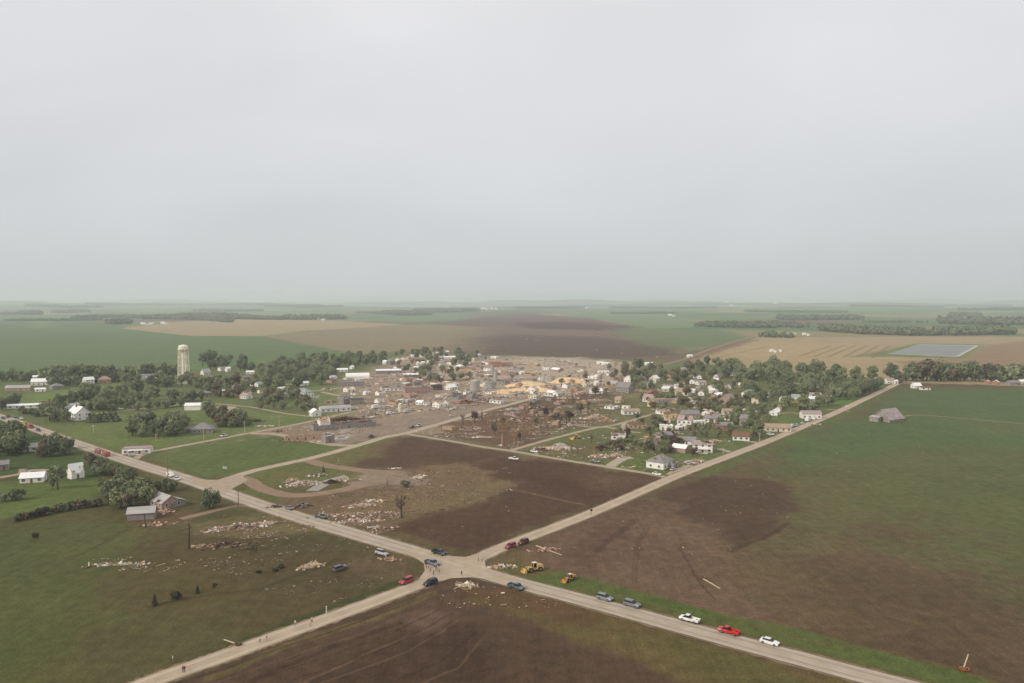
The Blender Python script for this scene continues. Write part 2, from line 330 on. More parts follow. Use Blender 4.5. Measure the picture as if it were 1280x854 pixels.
 ('p', [(-300, 530), (-20, 518), (60, 545), (165, 582), (100, 606), (30, 595), (-20, 592), (-300, 620)], S(66, 80, 38), 3, 3, 1),
 ('p', [(-20, 602), (70, 602), (140, 600), (130, 625), (60, 640), (-20, 652), (-300, 690), (-300, 600)], S(84, 96, 44), 5, 5, 1),
 ('p', [(20, 660), (150, 650), (170, 700), (120, 780), (60, 880), (-300, 1100), (-300, 700)], S(78, 82, 42), 14, 10, .9),
 ('p', [(230, 660), (420, 680), (525, 702), (500, 730), (350, 780), (260, 770), (230, 720), (150, 680)], S(80, 68, 42), 10, 10, .95),
 ('p', [(160, 700), (230, 690), (300, 740), (220, 780), (150, 750)], S(84, 70, 40), 10, 10, .6),
 ('p', [(440, 705), (500, 690), (528, 700), (510, 722), (450, 726)], S(96, 80, 58), 5, 5, .8),
 ('p', [(220, 655), (330, 640), (400, 665), (330, 672), (240, 670)], S(104, 92, 62), 4, 5, .8),
 ('p', [(150, 655), (230, 636), (258, 640), (200, 662)], S(96, 74, 52), 3, 4, .8),
 ('p', [(300, 625), (360, 645), (420, 662), (410, 668), (340, 652), (290, 634)], S(94, 84, 54), 2, 3, .7),
 ('l', [(210, 843), (280, 812), (340, 788), (420, 757), (500, 727)], S(60, 66, 34), 1.4, 1.5, .8),
 ('l', [(200, 757), (270, 742), (330, 735), (420, 700)], S(66, 58, 36), 1.0, 2, .8),
 ('l', [(80, 700), (160, 660), (215, 655)], S(70, 62, 38), 1.0, 3, .6),
]
for k in range(9):     # ruts and harrow marks in the bottom field, along the crossroad
    PAINT.append(('l', [(190+k*34, 866+k*4), (420+k*22, 788+k*7), (540+k*9, 742+k*8)], [S(62, 43, 34), S(98, 76, 60), S(70, 50, 38)][k % 3], .35, 1.2, .7))
for k in range(9):    # faint tractor lines in the right-hand field
    PAINT.append(('l', [(760+k*26, 748+k*7), (960+k*30, 640+k*9)], [S(80, 60, 46), S(96, 84, 54)][k % 2], .25, .6, .25))
for k in range(6):
    PAINT.append(('l', [(1000+k*18, 445+k*.5), (1040+k*14.5, 432)], S(112, 92, 66), 2.4, 1, .8))
PAINT += [('l', [(984, 446), (1100, 449)], S(118, 98, 70), 3, 2, .5), ('l', [(900, 446), (960, 433), (990, 430)], S(112, 92, 66), 3, 2, .5),
          ('l', [(1130, 458), (1230, 436), (1300, 432)], S(120, 112, 70), 5, 3, .6)]
def build_ground():
    ang = np.concatenate([np.linspace(-180, -46, 24)[:-1], np.linspace(-46, 46, 861), np.linspace(46, 180, 24)[1:]])
    ang = np.radians(ang)
    ys = np.concatenate([[4000, 2000, 1200, 900, 700, 600], np.arange(540, 100, -1.0), np.arange(100, 8, -.5), np.linspace(8, 1.4, 60)])
    rad = CAMH*FPX/ys
    A, Rr = np.meshgrid(ang, rad)
    X = (np.sin(A)*Rr).ravel(); Y = (np.cos(A)*Rr).ravel(); nr, na = A.shape
    r = np.hypot(X, Y)
    base = np.array(S(96, 110, 68))[None, :].repeat(len(X), 0)
    # distant patchwork of quarter sections
    a = math.radians(-36); U = X*math.cos(a)-Y*math.sin(a); V = X*math.sin(a)+Y*math.cos(a)
    ui = np.floor(U/820+.3*np.sin(np.floor(V/420)*2.1)).astype(int); vi = np.floor(V/420).astype(int)
    pal = np.array([S(78, 102, 60), S(92, 112, 66), S(104, 118, 74), S(132, 118, 86), S(104, 84, 68), S(112, 122, 80), S(84, 104, 62), S(88, 110, 66), S(96, 116, 70)])
    idx = ((ui*73856093) ^ (vi*19349663)) % len(pal)
    base = pal[idx]
    fn = fbm(X/900, Y/900, 3)[:, None]; base = base*(.8+.4*fn)
    wx = fbm(X/18, Y/18, 11)-.5; wy = fbm(X/18, Y/18, 23)-.5; big = fbm(X/70, Y/70, 31)-.5
    fine = fbm(X/5, Y/5, 41)
    for kind, pts, c, fe, wp, op in PAINT:
        lum = .3*c[0]+.6*c[1]+.1*c[2]; c = tuple(x*.9+lum*.1*y for x, y in zip(c, (1.12, .98, .8)))
        q = gp(pts); qa = np.array(q); mrg = fe*3+wp*2+5
        sel = np.where((X > qa[:, 0].min()-mrg) & (X < qa[:, 0].max()+mrg) & (Y > qa[:, 1].min()-mrg) & (Y < qa[:, 1].max()+mrg))[0]
        if not len(sel): continue
        x = X[sel]+wx[sel]*wp*2.4+big[sel]*wp*1.5; y = Y[sel]+wy[sel]*wp*2.4+big[sel]*wp
        if kind == 'p':
            d = segdist(x, y, q, True); d = np.where(pip(x, y, q), d, -d)
            m = np.clip(.5+d/(2*fe)+(fine[sel]-.5)*.8*min(1, fe/4), 0, 1)
        else:
            m = np.clip(1.5-segdist(x, y, q, False)/fe, 0, 1)*(.5+fine[sel])
            m = np.clip(m, 0, 1)
        m = (m*m*(3-2*m)*op)[:, None]
        base[sel] = base[sel]*(1-m)+np.array(c)*m
    Zg = hills(X, Y)
    co = np.empty((len(X)+1, 3)); co[:-1, 0] = X; co[:-1, 1] = Y; co[:-1, 2] = Zg; co[-1] = (0, 0, 0)
    i, j = np.meshgrid(np.arange(nr-1), np.arange(na-1), indexing='ij')
    f = np.stack([i*na+j, (i+1)*na+j, (i+1)*na+j+1, i*na+j+1], -1).reshape(-1, 4)
    tri = [(len(X), k, k+1) for k in range(na-1)]
    me = bpy.data.meshes.new('ground'); me.vertices.add(len(co)); me.vertices.foreach_set('co', co.ravel())
    loops = np.concatenate([f.ravel(), np.array(tri).ravel()]); nf = len(f)+len(tri)
    me.loops.add(len(loops)); me.loops.foreach_set('vertex_index', loops.astype(np.int32))
    me.polygons.add(nf); st = np.concatenate([np.arange(len(f))*4, len(f)*4+np.arange(len(tri))*3])
    me.polygons.foreach_set('loop_start', st.astype(np.int32))
    me.update(calc_edges=True); me.validate()
    ca = me.attributes.new('soil', 'FLOAT_COLOR', 'POINT')
    cc = np.ones((len(co), 4)); cc[:-1, :3] = base; cc[-1, :3] = (.06, .05, .03); ca.data.foreach_set('color', cc.ravel())
    me.polygons.foreach_set('use_smooth', np.ones(nf, bool))
    m = bpy.data.materials.new('fields'); m.use_nodes = True; t = m.node_tree; b = t.nodes['Principled BSDF']
    b.inputs['Roughness'].default_value = .95; b.inputs['Specular IOR Level'].default_value = .1
    at = t.nodes.new('ShaderNodeAttribute'); at.attribute_name = 'soil'
    tcn = t.nodes.new('ShaderNodeTexCoord')
    def noise(scale, lo, hi, det=5, stretch=None, rough=.6):
        n = t.nodes.new('ShaderNodeTexNoise'); n.inputs['Scale'].default_value = scale; n.inputs['Detail'].default_value = det; n.inputs['Roughness'].default_value = rough
        src = tcn.outputs['Object']
        if stretch:
            mpn = t.nodes.new('ShaderNodeMapping'); mpn.inputs['Rotation'].default_value = (0, 0, stretch[0]); mpn.inputs['Scale'].default_value = stretch[1]
            t.links.new(src, mpn.inputs[0]); src = mpn.outputs[0]
        t.links.new(src, n.inputs['Vector'])
        mr = t.nodes.new('ShaderNodeMapRange'); mr.inputs[1].default_value = .3; mr.inputs[2].default_value = .7; mr.inputs[3].default_value = lo; mr.inputs[4].default_value = hi
        t.links.new(n.outputs[0], mr.inputs[0]); return mr.outputs[0], n
    vals = [noise(.03, .88, 1.12)[0], noise(.25, .76, 1.24, 7)[0], noise(1.6, .70, 1.30, 4)[0], noise(.55, .93, 1.07, 3, (math.radians(-52), (1, .05, 1)))[0], noise(.9, .94, 1.06, 2, (math.radians(-142), (1, .02, 1)))[0]]
    cur = vals[0]
    for v in vals[1:]:
        mm = t.nodes.new('ShaderNodeMath'); mm.operation = 'MULTIPLY'; t.links.new(cur, mm.inputs[0]); t.links.new(v, mm.inputs[1]); cur = mm.outputs[0]
    sc = t.nodes.new('ShaderNodeVectorMath'); sc.operation = 'SCALE'; t.links.new(at.outputs['Color'], sc.inputs[0]); t.links.new(cur, sc.inputs['Scale'])
    # tufts of weed and patches of bare earth: shift between greener and browner
    tint, _ = noise(.09, 0, 1, 6)
    mxr = t.nodes.new('ShaderNodeMixRGB'); mxr.blend_type = 'MULTIPLY'; mxr.inputs[0].default_value = 1
    rp = t.nodes.new('ShaderNodeValToRGB'); rp.color_ramp.elements[0].color = (.97, 1.03, .95, 1); rp.color_ramp.elements[1].color = (1.03, .99, .95, 1)
    t.links.new(tint, rp.inputs[0]); t.links.new(sc.outputs[0], mxr.inputs[1]); t.links.new(rp.outputs[0], mxr.inputs[2])
    t.links.new(mxr.outputs[0], b.inputs['Base Color'])
    bn = t.nodes.new('ShaderNodeBump'); bn.inputs['Strength'].default_value = .5; bn.inputs['Distance'].default_value = .3
    _, n2 = noise(.9, 0, 1, 6); t.links.new(n2.outputs[0], bn.inputs['Height']); t.links.new(bn.outputs[0], b.inputs['Normal'])
    me.materials.append(m)
    g = obj('ground', me); tag(g, None, None, kind='structure')
build_ground()
CONC = mat('worn_concrete', S(166, 150, 130), .9, .35, .22, coord='Object', stretch=None)
def road_mat(name, c, axis_scale=.5):
    return mat(name, c, .92, axis_scale, .2, bump=.1)
M_HWY = road_mat('old_concrete_road', S(172, 158, 140), .12); M_CRS = road_mat('gravel_road', S(172, 154, 132), .15)
M_ST = {'gravel': road_mat('street_gravel', S(164, 146, 124), .3), 'dirt': road_mat('dirt_drive', S(136, 114, 92), .2), 'concrete': road_mat('slab_concrete', S(166, 152, 134), .3)}
def hw(p):   # the pavement is wider, with gravel shoulders, north-west of the crossing
    t = min(1, max(0, (p.y-235)/60)); return 7.6+1.6*t
SH = mat('gravel_shoulder', S(122, 104, 82), .95, .4, .35)
tag(ribbon(HWY, lambda p: hw(p)+2.2, .030, .45, k=14).build('road_shoulder', SH), None, None, kind='structure')
tag(ribbon(CRS, 8.0, .028, .5, k=14).build('road_shoulder', SH), None, None, kind='structure')
tag(ribbon(HWY, hw, .06, .12).build('highway', M_HWY), None, None, kind='structure')
tag(ribbon(CRS, 6.4, .05, .15).build('crossroad', M_CRS), None, None, kind='structure')
tag(ribbon(MAIN, 6.2, .045, .2).build('main_street', M_CRS), None, None, kind='structure')
def sheet(name, poly, z, m):
    mb = MB(); P = [G(*p) for p in poly]
    mb.add([(p.x, p.y, Z(p.x, p.y)+z) for p in P], [tuple(range(len(P)))][::-1])
    o = mb.build(name, m); bm = bmesh.new(); bm.from_mesh(o.data); bmesh.ops.triangulate(bm, faces=bm.faces); bmesh.ops.recalc_face_normals(bm, faces=bm.faces)
    if bm.faces[0].normal.z < 0: bmesh.ops.reverse_faces(bm, faces=bm.faces)
    bm.to_mesh(o.data); bm.free(); return tag(o, None, None, kind='structure')
sheet('junction_apron', [(520, 686), (545, 692), (565, 695.5), (582, 696.5), (600, 692), (622, 682), (632, 684), (614, 694), (606, 701), (607, 708), (620, 715), (645, 722), (640, 731), (615, 725), (590, 722), (565, 723), (545, 728), (515, 740), (503, 736), (522, 726), (531, 714), (530, 705), (520, 698), (500, 690)], .068, M_CRS)
sheet('street_apron', [(240, 596), (258, 600), (275, 600), (300, 593), (310, 600), (300, 606), (285, 614), (262, 612), (240, 604)], .072, M_ST['gravel'])
for i, (nm, pts, wd, mk) in enumerate(ROADS):
    tag(ribbon(pts, wd, .022+.0012*(i % 8), .25).build(nm, M_ST[mk]), None, None, kind='structure')
# painted lines on the highway
M_LINE = mat('faded_white_paint', S(196, 188, 174), .7, 3, .3); M_YEL = mat('faded_yellow_paint', S(176, 150, 96), .7, 3, .3)
lm = MB(); HR = HWY[13:]
for o_ in (-3.55, 3.55): ribbon(HR, .16, .072, 0, 0, o_, 10, lm)
tag(lm.build('edge_line', M_LINE), None, None, kind='structure')
lm = MB(); P = catmull([G(*p) for p in HR], 30)
acc = 0; last = None
for i in range(len(P)-1):
    if int(acc/6) % 2 == 0:
        d = (P[i+1]-P[i]).normalized(); n = Vector((-d.y, d.x, 0))*.08
        a, b = P[i], P[i+1]; lm.add([(q.x, q.y, .072) for q in (a+n, a-n, b-n, b+n)], [(0, 1, 2, 3)])
    acc += (P[i+1]-P[i]).length
tag(lm.build('centre_line', M_YEL), None, None, kind='structure')
# dark joints and patch strips across the concrete
M_TAR = mat('tar_joint', S(132, 118, 104), .8, 2, .3)
lm = MB()
for o_ in (-1.6, 1.7): ribbon(HWY[2:14], .14, .071, .05, 0, o_, 6, lm)
tag(lm.build('tar_line', M_TAR), None, None, kind='structure')
# wheel tracks worn paler and darker along both roads
M_TRK = mat('worn_wheel_track', S(184, 168, 146), .9, .2, .15); M_OIL = mat('oily_lane_middle', S(156, 141, 124), .85, .25, .2)
lm = MB()
for o_ in (-1.9, 1.9): ribbon(CRS, .8, .057, .16, 0, o_, 10, lm)
tag(lm.build('wheel_track', M_TRK), None, None, kind='structure')
lm = MB()
for o_ in (-1.85, 1.85): ribbon(HWY, .9, .0655, .12, 0, o_, 10, lm)
tag(lm.build('lane_stain', M_OIL), None, None, kind='structure')
# lagoon
sheet('water', [(1110, 442.5), (1147, 431), (1222, 432.3), (1196, 446.3)], .3, mat('lagoon_water', S(124, 124, 120), .55, .03, .3, spec=.25, stretch=(.3, 3, 1)))
lm = MB(); ribbon([(1110, 442.5), (1153, 444.4), (1196, 446.3)], 9, .36, 0, 0, 0, 8, lm)
ribbon([(1147, 431), (1222, 432.3)], 16, .37, 0, 0, 0, 8, lm); ribbon([(1196, 446.3), (1222, 432.3)], 5, .38, 0, 0, 0, 8, lm)
tag(lm.build('lagoon_bank', mat('riprap', S(178, 176, 170), .9, .3, .3)), None, None, kind='structure')
# haze: one box of even thin air round everything
def build_haze():
    mb = MB(); mb.box((0, 0, 44), (150000, 150000, 1), None)   # replaced below by exact heights
    mb = MB(); L = 64000; zb, zt = -75, 190
    mb.box((0, 0, (zb+zt)/2), (2*L, 2*L, zt-zb))
    m = bpy.data.materials.new('thin_haze'); m.use_nodes = True; t = m.node_tree; t.nodes.clear()
    o = t.nodes.new('ShaderNodeOutputMaterial'); v = t.nodes.new('ShaderNodeVolumePrincipled')
    v.inputs['Color'].default_value = (.89, .96, 1.0, 1); v.inputs['Density'].default_value = HAZE_DENSITY; v.inputs['Anisotropy'].default_value = .2
    t.links.new(v.outputs[0], o.inputs['Volume'])
    h = mb.build('haze', m); tag(h, None, None, kind='stuff'); h['label'] = 'pale humid haze over the whole plain'
    h['category'] = 'haze'
build_haze()
# ------------------------------------------------------------------ trees
ORD = ['leftmost', 'second', 'third', 'fourth', 'fifth', 'sixth', 'seventh', 'eighth', 'ninth', 'tenth', 'eleventh', 'twelfth', 'thirteenth', 'fourteenth', 'fifteenth', 'sixteenth', 'seventeenth', 'eighteenth', 'nineteenth', 'twentieth', 'twenty-first', 'twenty-second', 'twenty-third', 'twenty-fourth', 'twenty-fifth', 'twenty-sixth']
def ordn(i, what): return ('leftmost %s' % what) if i == 0 else '%s %s from the left' % (ORD[i], what)
LEAF = {'dusk': mat('blackish_leaves', S(66, 66, 48), .85, .35, .4), 'dark': mat('dark_leaves', S(106, 114, 80), .8, .35, .4, bump=.3), 'mid': mat('green_leaves', S(126, 132, 92), .8, .35, .4, bump=.3),
        'olive': mat('olive_leaves', S(136, 140, 104), .8, .35, .4, bump=.3), 'yellow': mat('yellow_green_leaves', S(150, 146, 84), .8, .35, .35),
        'brown': mat('torn_brown_leaves', S(118, 108, 82), .85, .35, .4), 'maroon': mat('maroon_leaves', S(92, 70, 64), .8, .4, .35)}
BARK = mat('bark', S(86, 72, 60), .9, 2, .4); PALEBARK = mat('stripped_wood', S(164, 132, 98), .9, 2, .3)
def limb_mesh(h, r, n_l, spread, crown0, seed, lean=0):
    rr = random.Random(seed); mb = MB()
    top = Vector((rr.uniform(-.6, .6)+lean, rr.uniform(-.6, .6), h*.72))
    mb.tube([(0, 0, -.2), (top.x*.2, top.y*.2, h*.25), (top.x*.6, top.y*.6, h*.5), top], [r*1.25, r, r*.7, r*.25], 7)
    tips = []
    for i in range(n_l):
        t = rr.uniform(crown0, .95); b = top*t if t > .5 else Vector((top.x*.4*t, top.y*.4*t, h*.72*t))
        b.z = h*.72*t; a = i*2.4+rr.uniform(-.4, .4); L = spread*rr.uniform(.5, 1)*(1.15-t*.5)
        m_ = b+Vector((math.cos(a)*L*.5, math.sin(a)*L*.5, L*.35)); e_ = b+Vector((math.cos(a)*L, math.sin(a)*L, L*rr.uniform(.5, 1.0)))
        mb.tube([b, m_, e_], [r*.42, r*.28, r*.1], 5); tips.append(e_)
        for k in range(2):
            a2 = a+rr.uniform(-1, 1); e2 = m_+Vector((math.cos(a2)*L*.45, math.sin(a2)*L*.45, L*rr.uniform(.2, .6)))
            mb.tube([m_, e2], [r*.2, r*.06], 4); tips.append(e2)
    return mb, tips
def crown_mesh(h, rx, z0, lobes, leaves, size, seed, shape='round'):
    rr = random.Random(seed); mb = MB(); L = []
    for i in range(lobes):
        if shape == 'cone':
            t = rr.random()**1.3; z = z0+(h-z0)*t; rad = rx*(1-t)*.75; a = rr.uniform(0, 6.28); L.append((Vector((math.cos(a)*rad*.6, math.sin(a)*rad*.6, z)), rx*(1.05-t)*.5))
        else:
            while True:
                u = Vector((rr.uniform(-1, 1), rr.uniform(-1, 1), rr.uniform(-1, 1)))
                if .25 < u.length < .95: break
            zc = (z0+h)/2; hz = (h-z0)/2
            taper = 1-.25*max(0, u.z)
            L.append((Vector((u.x*rx*.8*taper, u.y*rx*.8*taper, zc+u.z*hz*.8)), rx*rr.uniform(.18, .44)))
    for k in range(leaves):
        c, r_ = L[rr.randrange(len(L))]
        while True:
            u = Vector((rr.gauss(0, 1), rr.gauss(0, 1), rr.gauss(0, 1)))
            if u.length > .1: break
        u.normalize(); p = c+u*r_*rr.uniform(.6, 1.3)
        if p.z < z0*.8: p.z = z0*.8+rr.random()*.5
        n = (u+Vector((rr.uniform(-.7, .7), rr.uniform(-.7, .7), rr.uniform(-.3, .9)))).normalized()
        s = size*rr.uniform(.6, 1.35); t = n.orthogonal().normalized(); t = Matrix.Rotation(rr.uniform(0, 6.28), 3, n) @ t; b = n.cross(t)
        mb.add([p+t*s, p+b*s*.7+n*s*.15, p-t*s*.8, p-b*s*.75+n*s*.1], [(0, 1, 2, 3)], 0)
    return mb
TREES = {}
def tree_proto(kind, pal, var):
    key = (kind, pal, var)
    if key in TREES: return TREES[key]
    sd_ = hash_(kind)+var*17
    if kind == 'broad': cr = crown_mesh(12, 5.8, 1.0, 22, 2300, .6, sd_); tr = limb_mesh(12, .36, 8, 4.2, .4, sd_)[0]
    elif kind == 'tall': cr = crown_mesh(15, 4.9, 1.2, 22, 2200, .6, sd_); tr = limb_mesh(15, .38, 8, 3.6, .35, sd_)[0]
    elif kind == 'small': cr = crown_mesh(6, 3.1, .3, 9, 1000, .42, sd_); tr = limb_mesh(6, .18, 5, 2, .3, sd_)[0]
    elif kind == 'bush': cr = crown_mesh(2.6, 1.7, .1, 7, 620, .3, sd_); tr = limb_mesh(2.2, .1, 5, 1.1, .1, sd_)[0]
    elif kind == 'cedar': cr = crown_mesh(6.5, 1.9, .3, 22, 1100, .34, sd_, 'cone'); tr = limb_mesh(6, .16, 3, .8, .3, sd_)[0]
    elif kind == 'torn': cr = crown_mesh(10, 4.2, 2.4, 12, 620, .5, sd_); tr = limb_mesh(11, .36, 12, 4.6, .35, sd_)[0]
    elif kind == 'bare':
        tr, tips = limb_mesh(12, .42, 15, 3.8, .4, sd_); cr = None
        rr = random.Random(sd_)
        for t_ in tips:
            for k in range(3): tr.tube([t_, t_+Vector((rr.uniform(-1, 1), rr.uniform(-1, 1), rr.uniform(0, 1.4)))], [.07, .03], 4)
    elif kind == 'snag':
        tr, tips = limb_mesh(9, .34, 4, 1.6, .55, sd_); cr = None
    TREES[key] = (tr.mesh('trunk', PALEBARK if pal == 'pale' else BARK), cr.mesh('crown', LEAF[pal]) if cr else None, None)
    return TREES[key]
def hash_(s): return sum(ord(c)*(i+3) for i, c in enumerate(s)) % 1000
HT = {'broad': 12.5, 'tall': 15.2, 'small': 6.2, 'bush': 2.8, 'cedar': 6.6, 'torn': 11, 'bare': 12, 'snag': 7.5}
NAMES = {'broad': 'broadleaf_tree', 'tall': 'tall_tree', 'small': 'small_tree', 'bush': 'bush', 'cedar': 'cedar_tree', 'torn': 'storm_torn_tree', 'bare': 'bare_tree', 'snag': 'broken_tree'}
LOOK = {'dusk': 'blackish', 'dark': 'dark-green', 'mid': 'green', 'olive': 'olive', 'yellow': 'yellow-green', 'brown': 'brown', 'maroon': 'maroon', 'pale': 'pale'}
KW = {'broad': 'broad tree', 'tall': 'tall tree', 'small': 'small tree', 'bush': 'bush', 'cedar': 'cedar', 'torn': 'torn tree', 'bare': 'leafless tree', 'snag': 'snapped tree'}
def tree(px, py, hpx, kind, pal, label, group=None, wide=1.0):
    p = G(px, py); p.z = Z(p.x, p.y)
    hm = hpx*p.xy.length/FPX*1.0; s = hm/HT[kind]
    tr, cr, _ = tree_proto(kind, pal, R.randrange(5))
    t = thing(NAMES[kind], label, 'bush' if kind == 'bush' else 'tree', p, R.uniform(0, 6.28), group)
    t.scale = (s*wide, s*wide, s)
    obj('trunk', tr, t)
    if cr: obj('crown', cr, t)
    return t
def tree_group(place, area, n, hpx, kinds, pals, group, mind=3, wide=1.0):
    """n trees inside a pixel polygon (or along a 2-point line), sizes hpx=(lo,hi)"""
    if any(w_ in group for w_ in ('right-hand woods',)): hpx = (hpx[0]*.72, hpx[1]*.85); n = min(26, int(n*1.15)); kinds = kinds+['small', 'torn']
    elif 'old town' in group: n = min(26, int(n*1.3)); pals = [q_ for q_ in pals if q_ != 'brown']+['mid']
    elif any(w_ in group for w_ in ('yard', 'houses', 'town', 'gables', 'ranch', 'tan shed', 'lane')): hpx = (hpx[0]*.8, hpx[1]*.98); n = min(26, int(n*1.6)); kinds = kinds+['torn', 'small']; pals = pals+['olive', 'mid', 'brown']
    elif any(w_ in group for w_ in ('belt', 'tower', 'station', 'farmhouse')): hpx = (hpx[0]*.7, hpx[1]*.95); n = min(26, int(n*1.2)); kinds = kinds+['torn', 'small']
    pts = []; tries = 0
    xs = [q[0] for q in area]; ys = [q[1] for q in area]
    while len(pts) < n and tries < 4000:
        tries += 1
        if len(area) == 2:
            t = (len(pts)+.5+R.uniform(-.3, .3))/n
            p = (area[0][0]+(area[1][0]-area[0][0])*t, area[0][1]+(area[1][1]-area[0][1])*t+R.uniform(-.6, .6)); pts.append(p); continue
        x, y = R.uniform(min(xs), max(xs)), R.uniform(min(ys), max(ys))
        if not pip(np.array([x]), np.array([y]), area)[0]: continue
        if any(abs(x-a) < mind and abs(y-b) < mind*.5 for a, b in pts) and tries < 3000: continue
        pts.append((x, y))
    pts.sort()
    for i, (x, y) in enumerate(pts):
        k = R.choice(kinds); pl = R.choice(pals)
        tree(x, y, R.uniform(*hpx), k, pl if k not in ('bare', 'snag') else ('pale' if pl in ('brown', 'pale', 'yellow') else 'dark'),
             '%s %s, %s %s' % (LOOK[pl], KW[k], 'leftmost' if i == 0 else ORD[i]+' from the left', place), group, wide)
B3 = ['broad', 'broad', 'tall']; MIX = ['broad', 'tall', 'small']; GR = ['dark', 'mid', 'olive']
tree_group('in the row at the far left edge', [(-6, 477), (46, 476)], 8, (11, 15), B3, ['dark', 'mid'], 'trees at the far left edge')
tree_group('behind the white houses near the crop field', [(56, 479), (162, 477)], 20, (17, 24), B3, ['dark', 'dark', 'mid'], 'windbreak behind the white houses', wide=1.1)
tree_group('just in front of the windbreak row', [(62, 483), (100, 483)], 5, (11, 14), ['broad', 'small'], ['dark', 'mid', 'brown'], 'trees by the white farmstead')
tree_group('by the long low shed left of the tower', [(172, 471), (222, 468)], 8, (12, 19), B3, ['dark', 'mid'], 'trees beside the water tower')
tree_group('on the lawn below the far tan house', [(86, 508), (108, 488), (120, 494), (112, 508)], 7, (13, 18), ['broad', 'small'], GR, 'trees on the far lawns')
tree_group('in the thick belt below the water tower', [(118, 508), (140, 489), (190, 482), (262, 486), (258, 502), (190, 508), (130, 516)], 26, (14, 20), B3, ['mid', 'olive', 'olive', 'dark'], 'belt of trees below the water tower', 4)
tree_group('along the gravel street below the tower', [(170, 513), (232, 507)], 6, (10, 13), ['small', 'broad'], ['dark', 'mid', 'olive'], 'small trees along the gravel street')
tree_group('right of the big white farmhouse', [(110, 528), (148, 527)], 12, (9, 11), ['cedar'], ['dark'], 'dense hedge of evergreens', wide=2.0)
tree_group('left of the big white farmhouse', [(50, 528), (66, 506), (84, 508), (82, 532), (62, 534)], 13, (16, 22), B3, ['dark', 'mid', 'olive'], 'trees around the big white farmhouse')
tree_group('behind the big white farmhouse', [(96, 508), (148, 504), (148, 514), (112, 515)], 8, (12, 17), MIX, ['mid', 'olive'], 'trees behind the big farmhouse')
tree_group('on the bank above the highway at left', [(22, 515), (48, 522)], 4, (7, 11), ['small', 'bush'], ['brown', 'dark'], 'shrubs beside the parked cars')
tree_group('at the left edge above the long white roof', [(-5, 515), (22, 505)], 6, (11, 16), B3, ['dark'], 'dark trees at the left edge')
tree_group('in the clump across from the white station', [(162, 541), (180, 528), (232, 528), (232, 546), (200, 548), (166, 546)], 22, (16, 24), B3, ['dark', 'mid', 'olive', 'mid'], 'clump above the small white station', 4)
tree_group('around the grey hip-roofed house', [(228, 520), (280, 516), (318, 530), (300, 536), (276, 536), (262, 524)], 18, (12, 18), MIX, ['dark', 'mid', 'olive', 'brown'], 'trees around the grey hip-roofed house', 4)
tree_group('right of the water tower at the field edge', [(236, 466), (262, 452), (300, 452), (318, 458), (318, 466), (270, 462)], 12, (12, 18), B3, ['dark', 'dark', 'mid'], 'trees right of the water tower', 4)
tree_group('in the yards right of the water tower', [(252, 500), (260, 478), (318, 470), (322, 492), (290, 500)], 15, (10, 15), MIX, ['mid', 'olive', 'brown'], 'yard trees right of the tower', 4)
tree_group('in the far row of the old town trees', [(318, 462), (400, 450), (428, 454), (420, 462), (330, 472)], 18, (11, 16), B3, ['dark', 'mid', 'mid'], 'old town trees, far rows', 4)
tree_group('in the near rows of the old town trees', [(322, 478), (340, 466), (416, 462), (418, 476), (395, 484), (360, 488), (330, 490)], 22, (12, 17), B3, ['dark', 'mid', 'olive'], 'old town trees, near rows', 4)
tree_group('above the dirt lane left of the wrecked shops', [(318, 512), (330, 492), (372, 494), (400, 506), (392, 516), (350, 512)], 17, (10, 15), MIX, ['mid', 'olive', 'brown'], 'trees above the dirt lane', 4)
tree_group('behind the white quonset roof', [(420, 458), (430, 448), (488, 444), (478, 456), (440, 462)], 17, (10, 15), B3, ['dark', 'mid'], 'trees behind the white quonset roof', 4)
tree_group('among the roofs at the far edge of town', [(488, 460), (500, 442), (560, 440), (612, 450), (600, 462), (540, 470), (500, 466)], 26, (7, 12), MIX, ['mid', 'olive', 'dark'], 'trees at the far edge of town', 4)
tree_group('behind the far edge of town', [(488, 446), (505, 440), (600, 443), (610, 450), (520, 450)], 20, (7, 11), MIX, ['mid', 'olive', 'dark'], 'trees behind the far edge of town', 4)
tree_group('beside the brick wrecks in the town centre', [(520, 478), (530, 464), (580, 466), (572, 478)], 8, (8, 12), ['torn', 'small', 'broad'], ['olive', 'brown', 'mid'], 'trees beside the brick wrecks', 4)
tree_group('in the back half of the tower belt', [(150, 484), (160, 476), (215, 478), (300, 482), (262, 486)], 16, (13, 17), B3, ['mid', 'olive', 'dark'], 'back half of the belt below the tower', 4)
tree_group('low on the slope below the tower belt', [(120, 520), (128, 505), (160, 500), (166, 512)], 8, (12, 17), B3, ['mid', 'dark', 'olive'], 'trees low on the slope below the belt', 4)
tree_group('in the middle rows of the old town trees', [(322, 466), (400, 458), (424, 460), (420, 466), (330, 478)], 22, (12, 17), B3, ['dark', 'mid', 'olive'], 'old town trees, middle rows', 4)
# right-hand part of town
tree_group('at the far corner of the right-hand houses', [(768, 478), (772, 462), (822, 458), (832, 470), (800, 480)], 14, (10, 15), B3, ['mid', 'dark', 'olive'], 'trees at the far corner of the right-hand houses', 4)
tree_group('behind the pinkish brick house', [(842, 470), (866, 456), (912, 458), (910, 472), (860, 478)], 13, (9, 14), MIX, ['dark', 'mid', 'brown'], 'trees behind the pinkish brick house', 4)
tree_group('along the edge of the tan field', [(908, 470), (930, 460), (1000, 466), (1095, 474), (1090, 480), (930, 476)], 24, (16, 22), B3, ['dark', 'mid', 'mid', 'olive'], 'tall trees by the tan stubble field', 4, 1.1)
tree_group('in the middle of the right-hand woods', [(905, 486), (925, 476), (1082, 480), (1086, 488), (1060, 496), (990, 500), (930, 492)], 26, (15, 22), B3, ['dark', 'mid', 'olive'], 'middle of the right-hand woods', 4, 1.1)
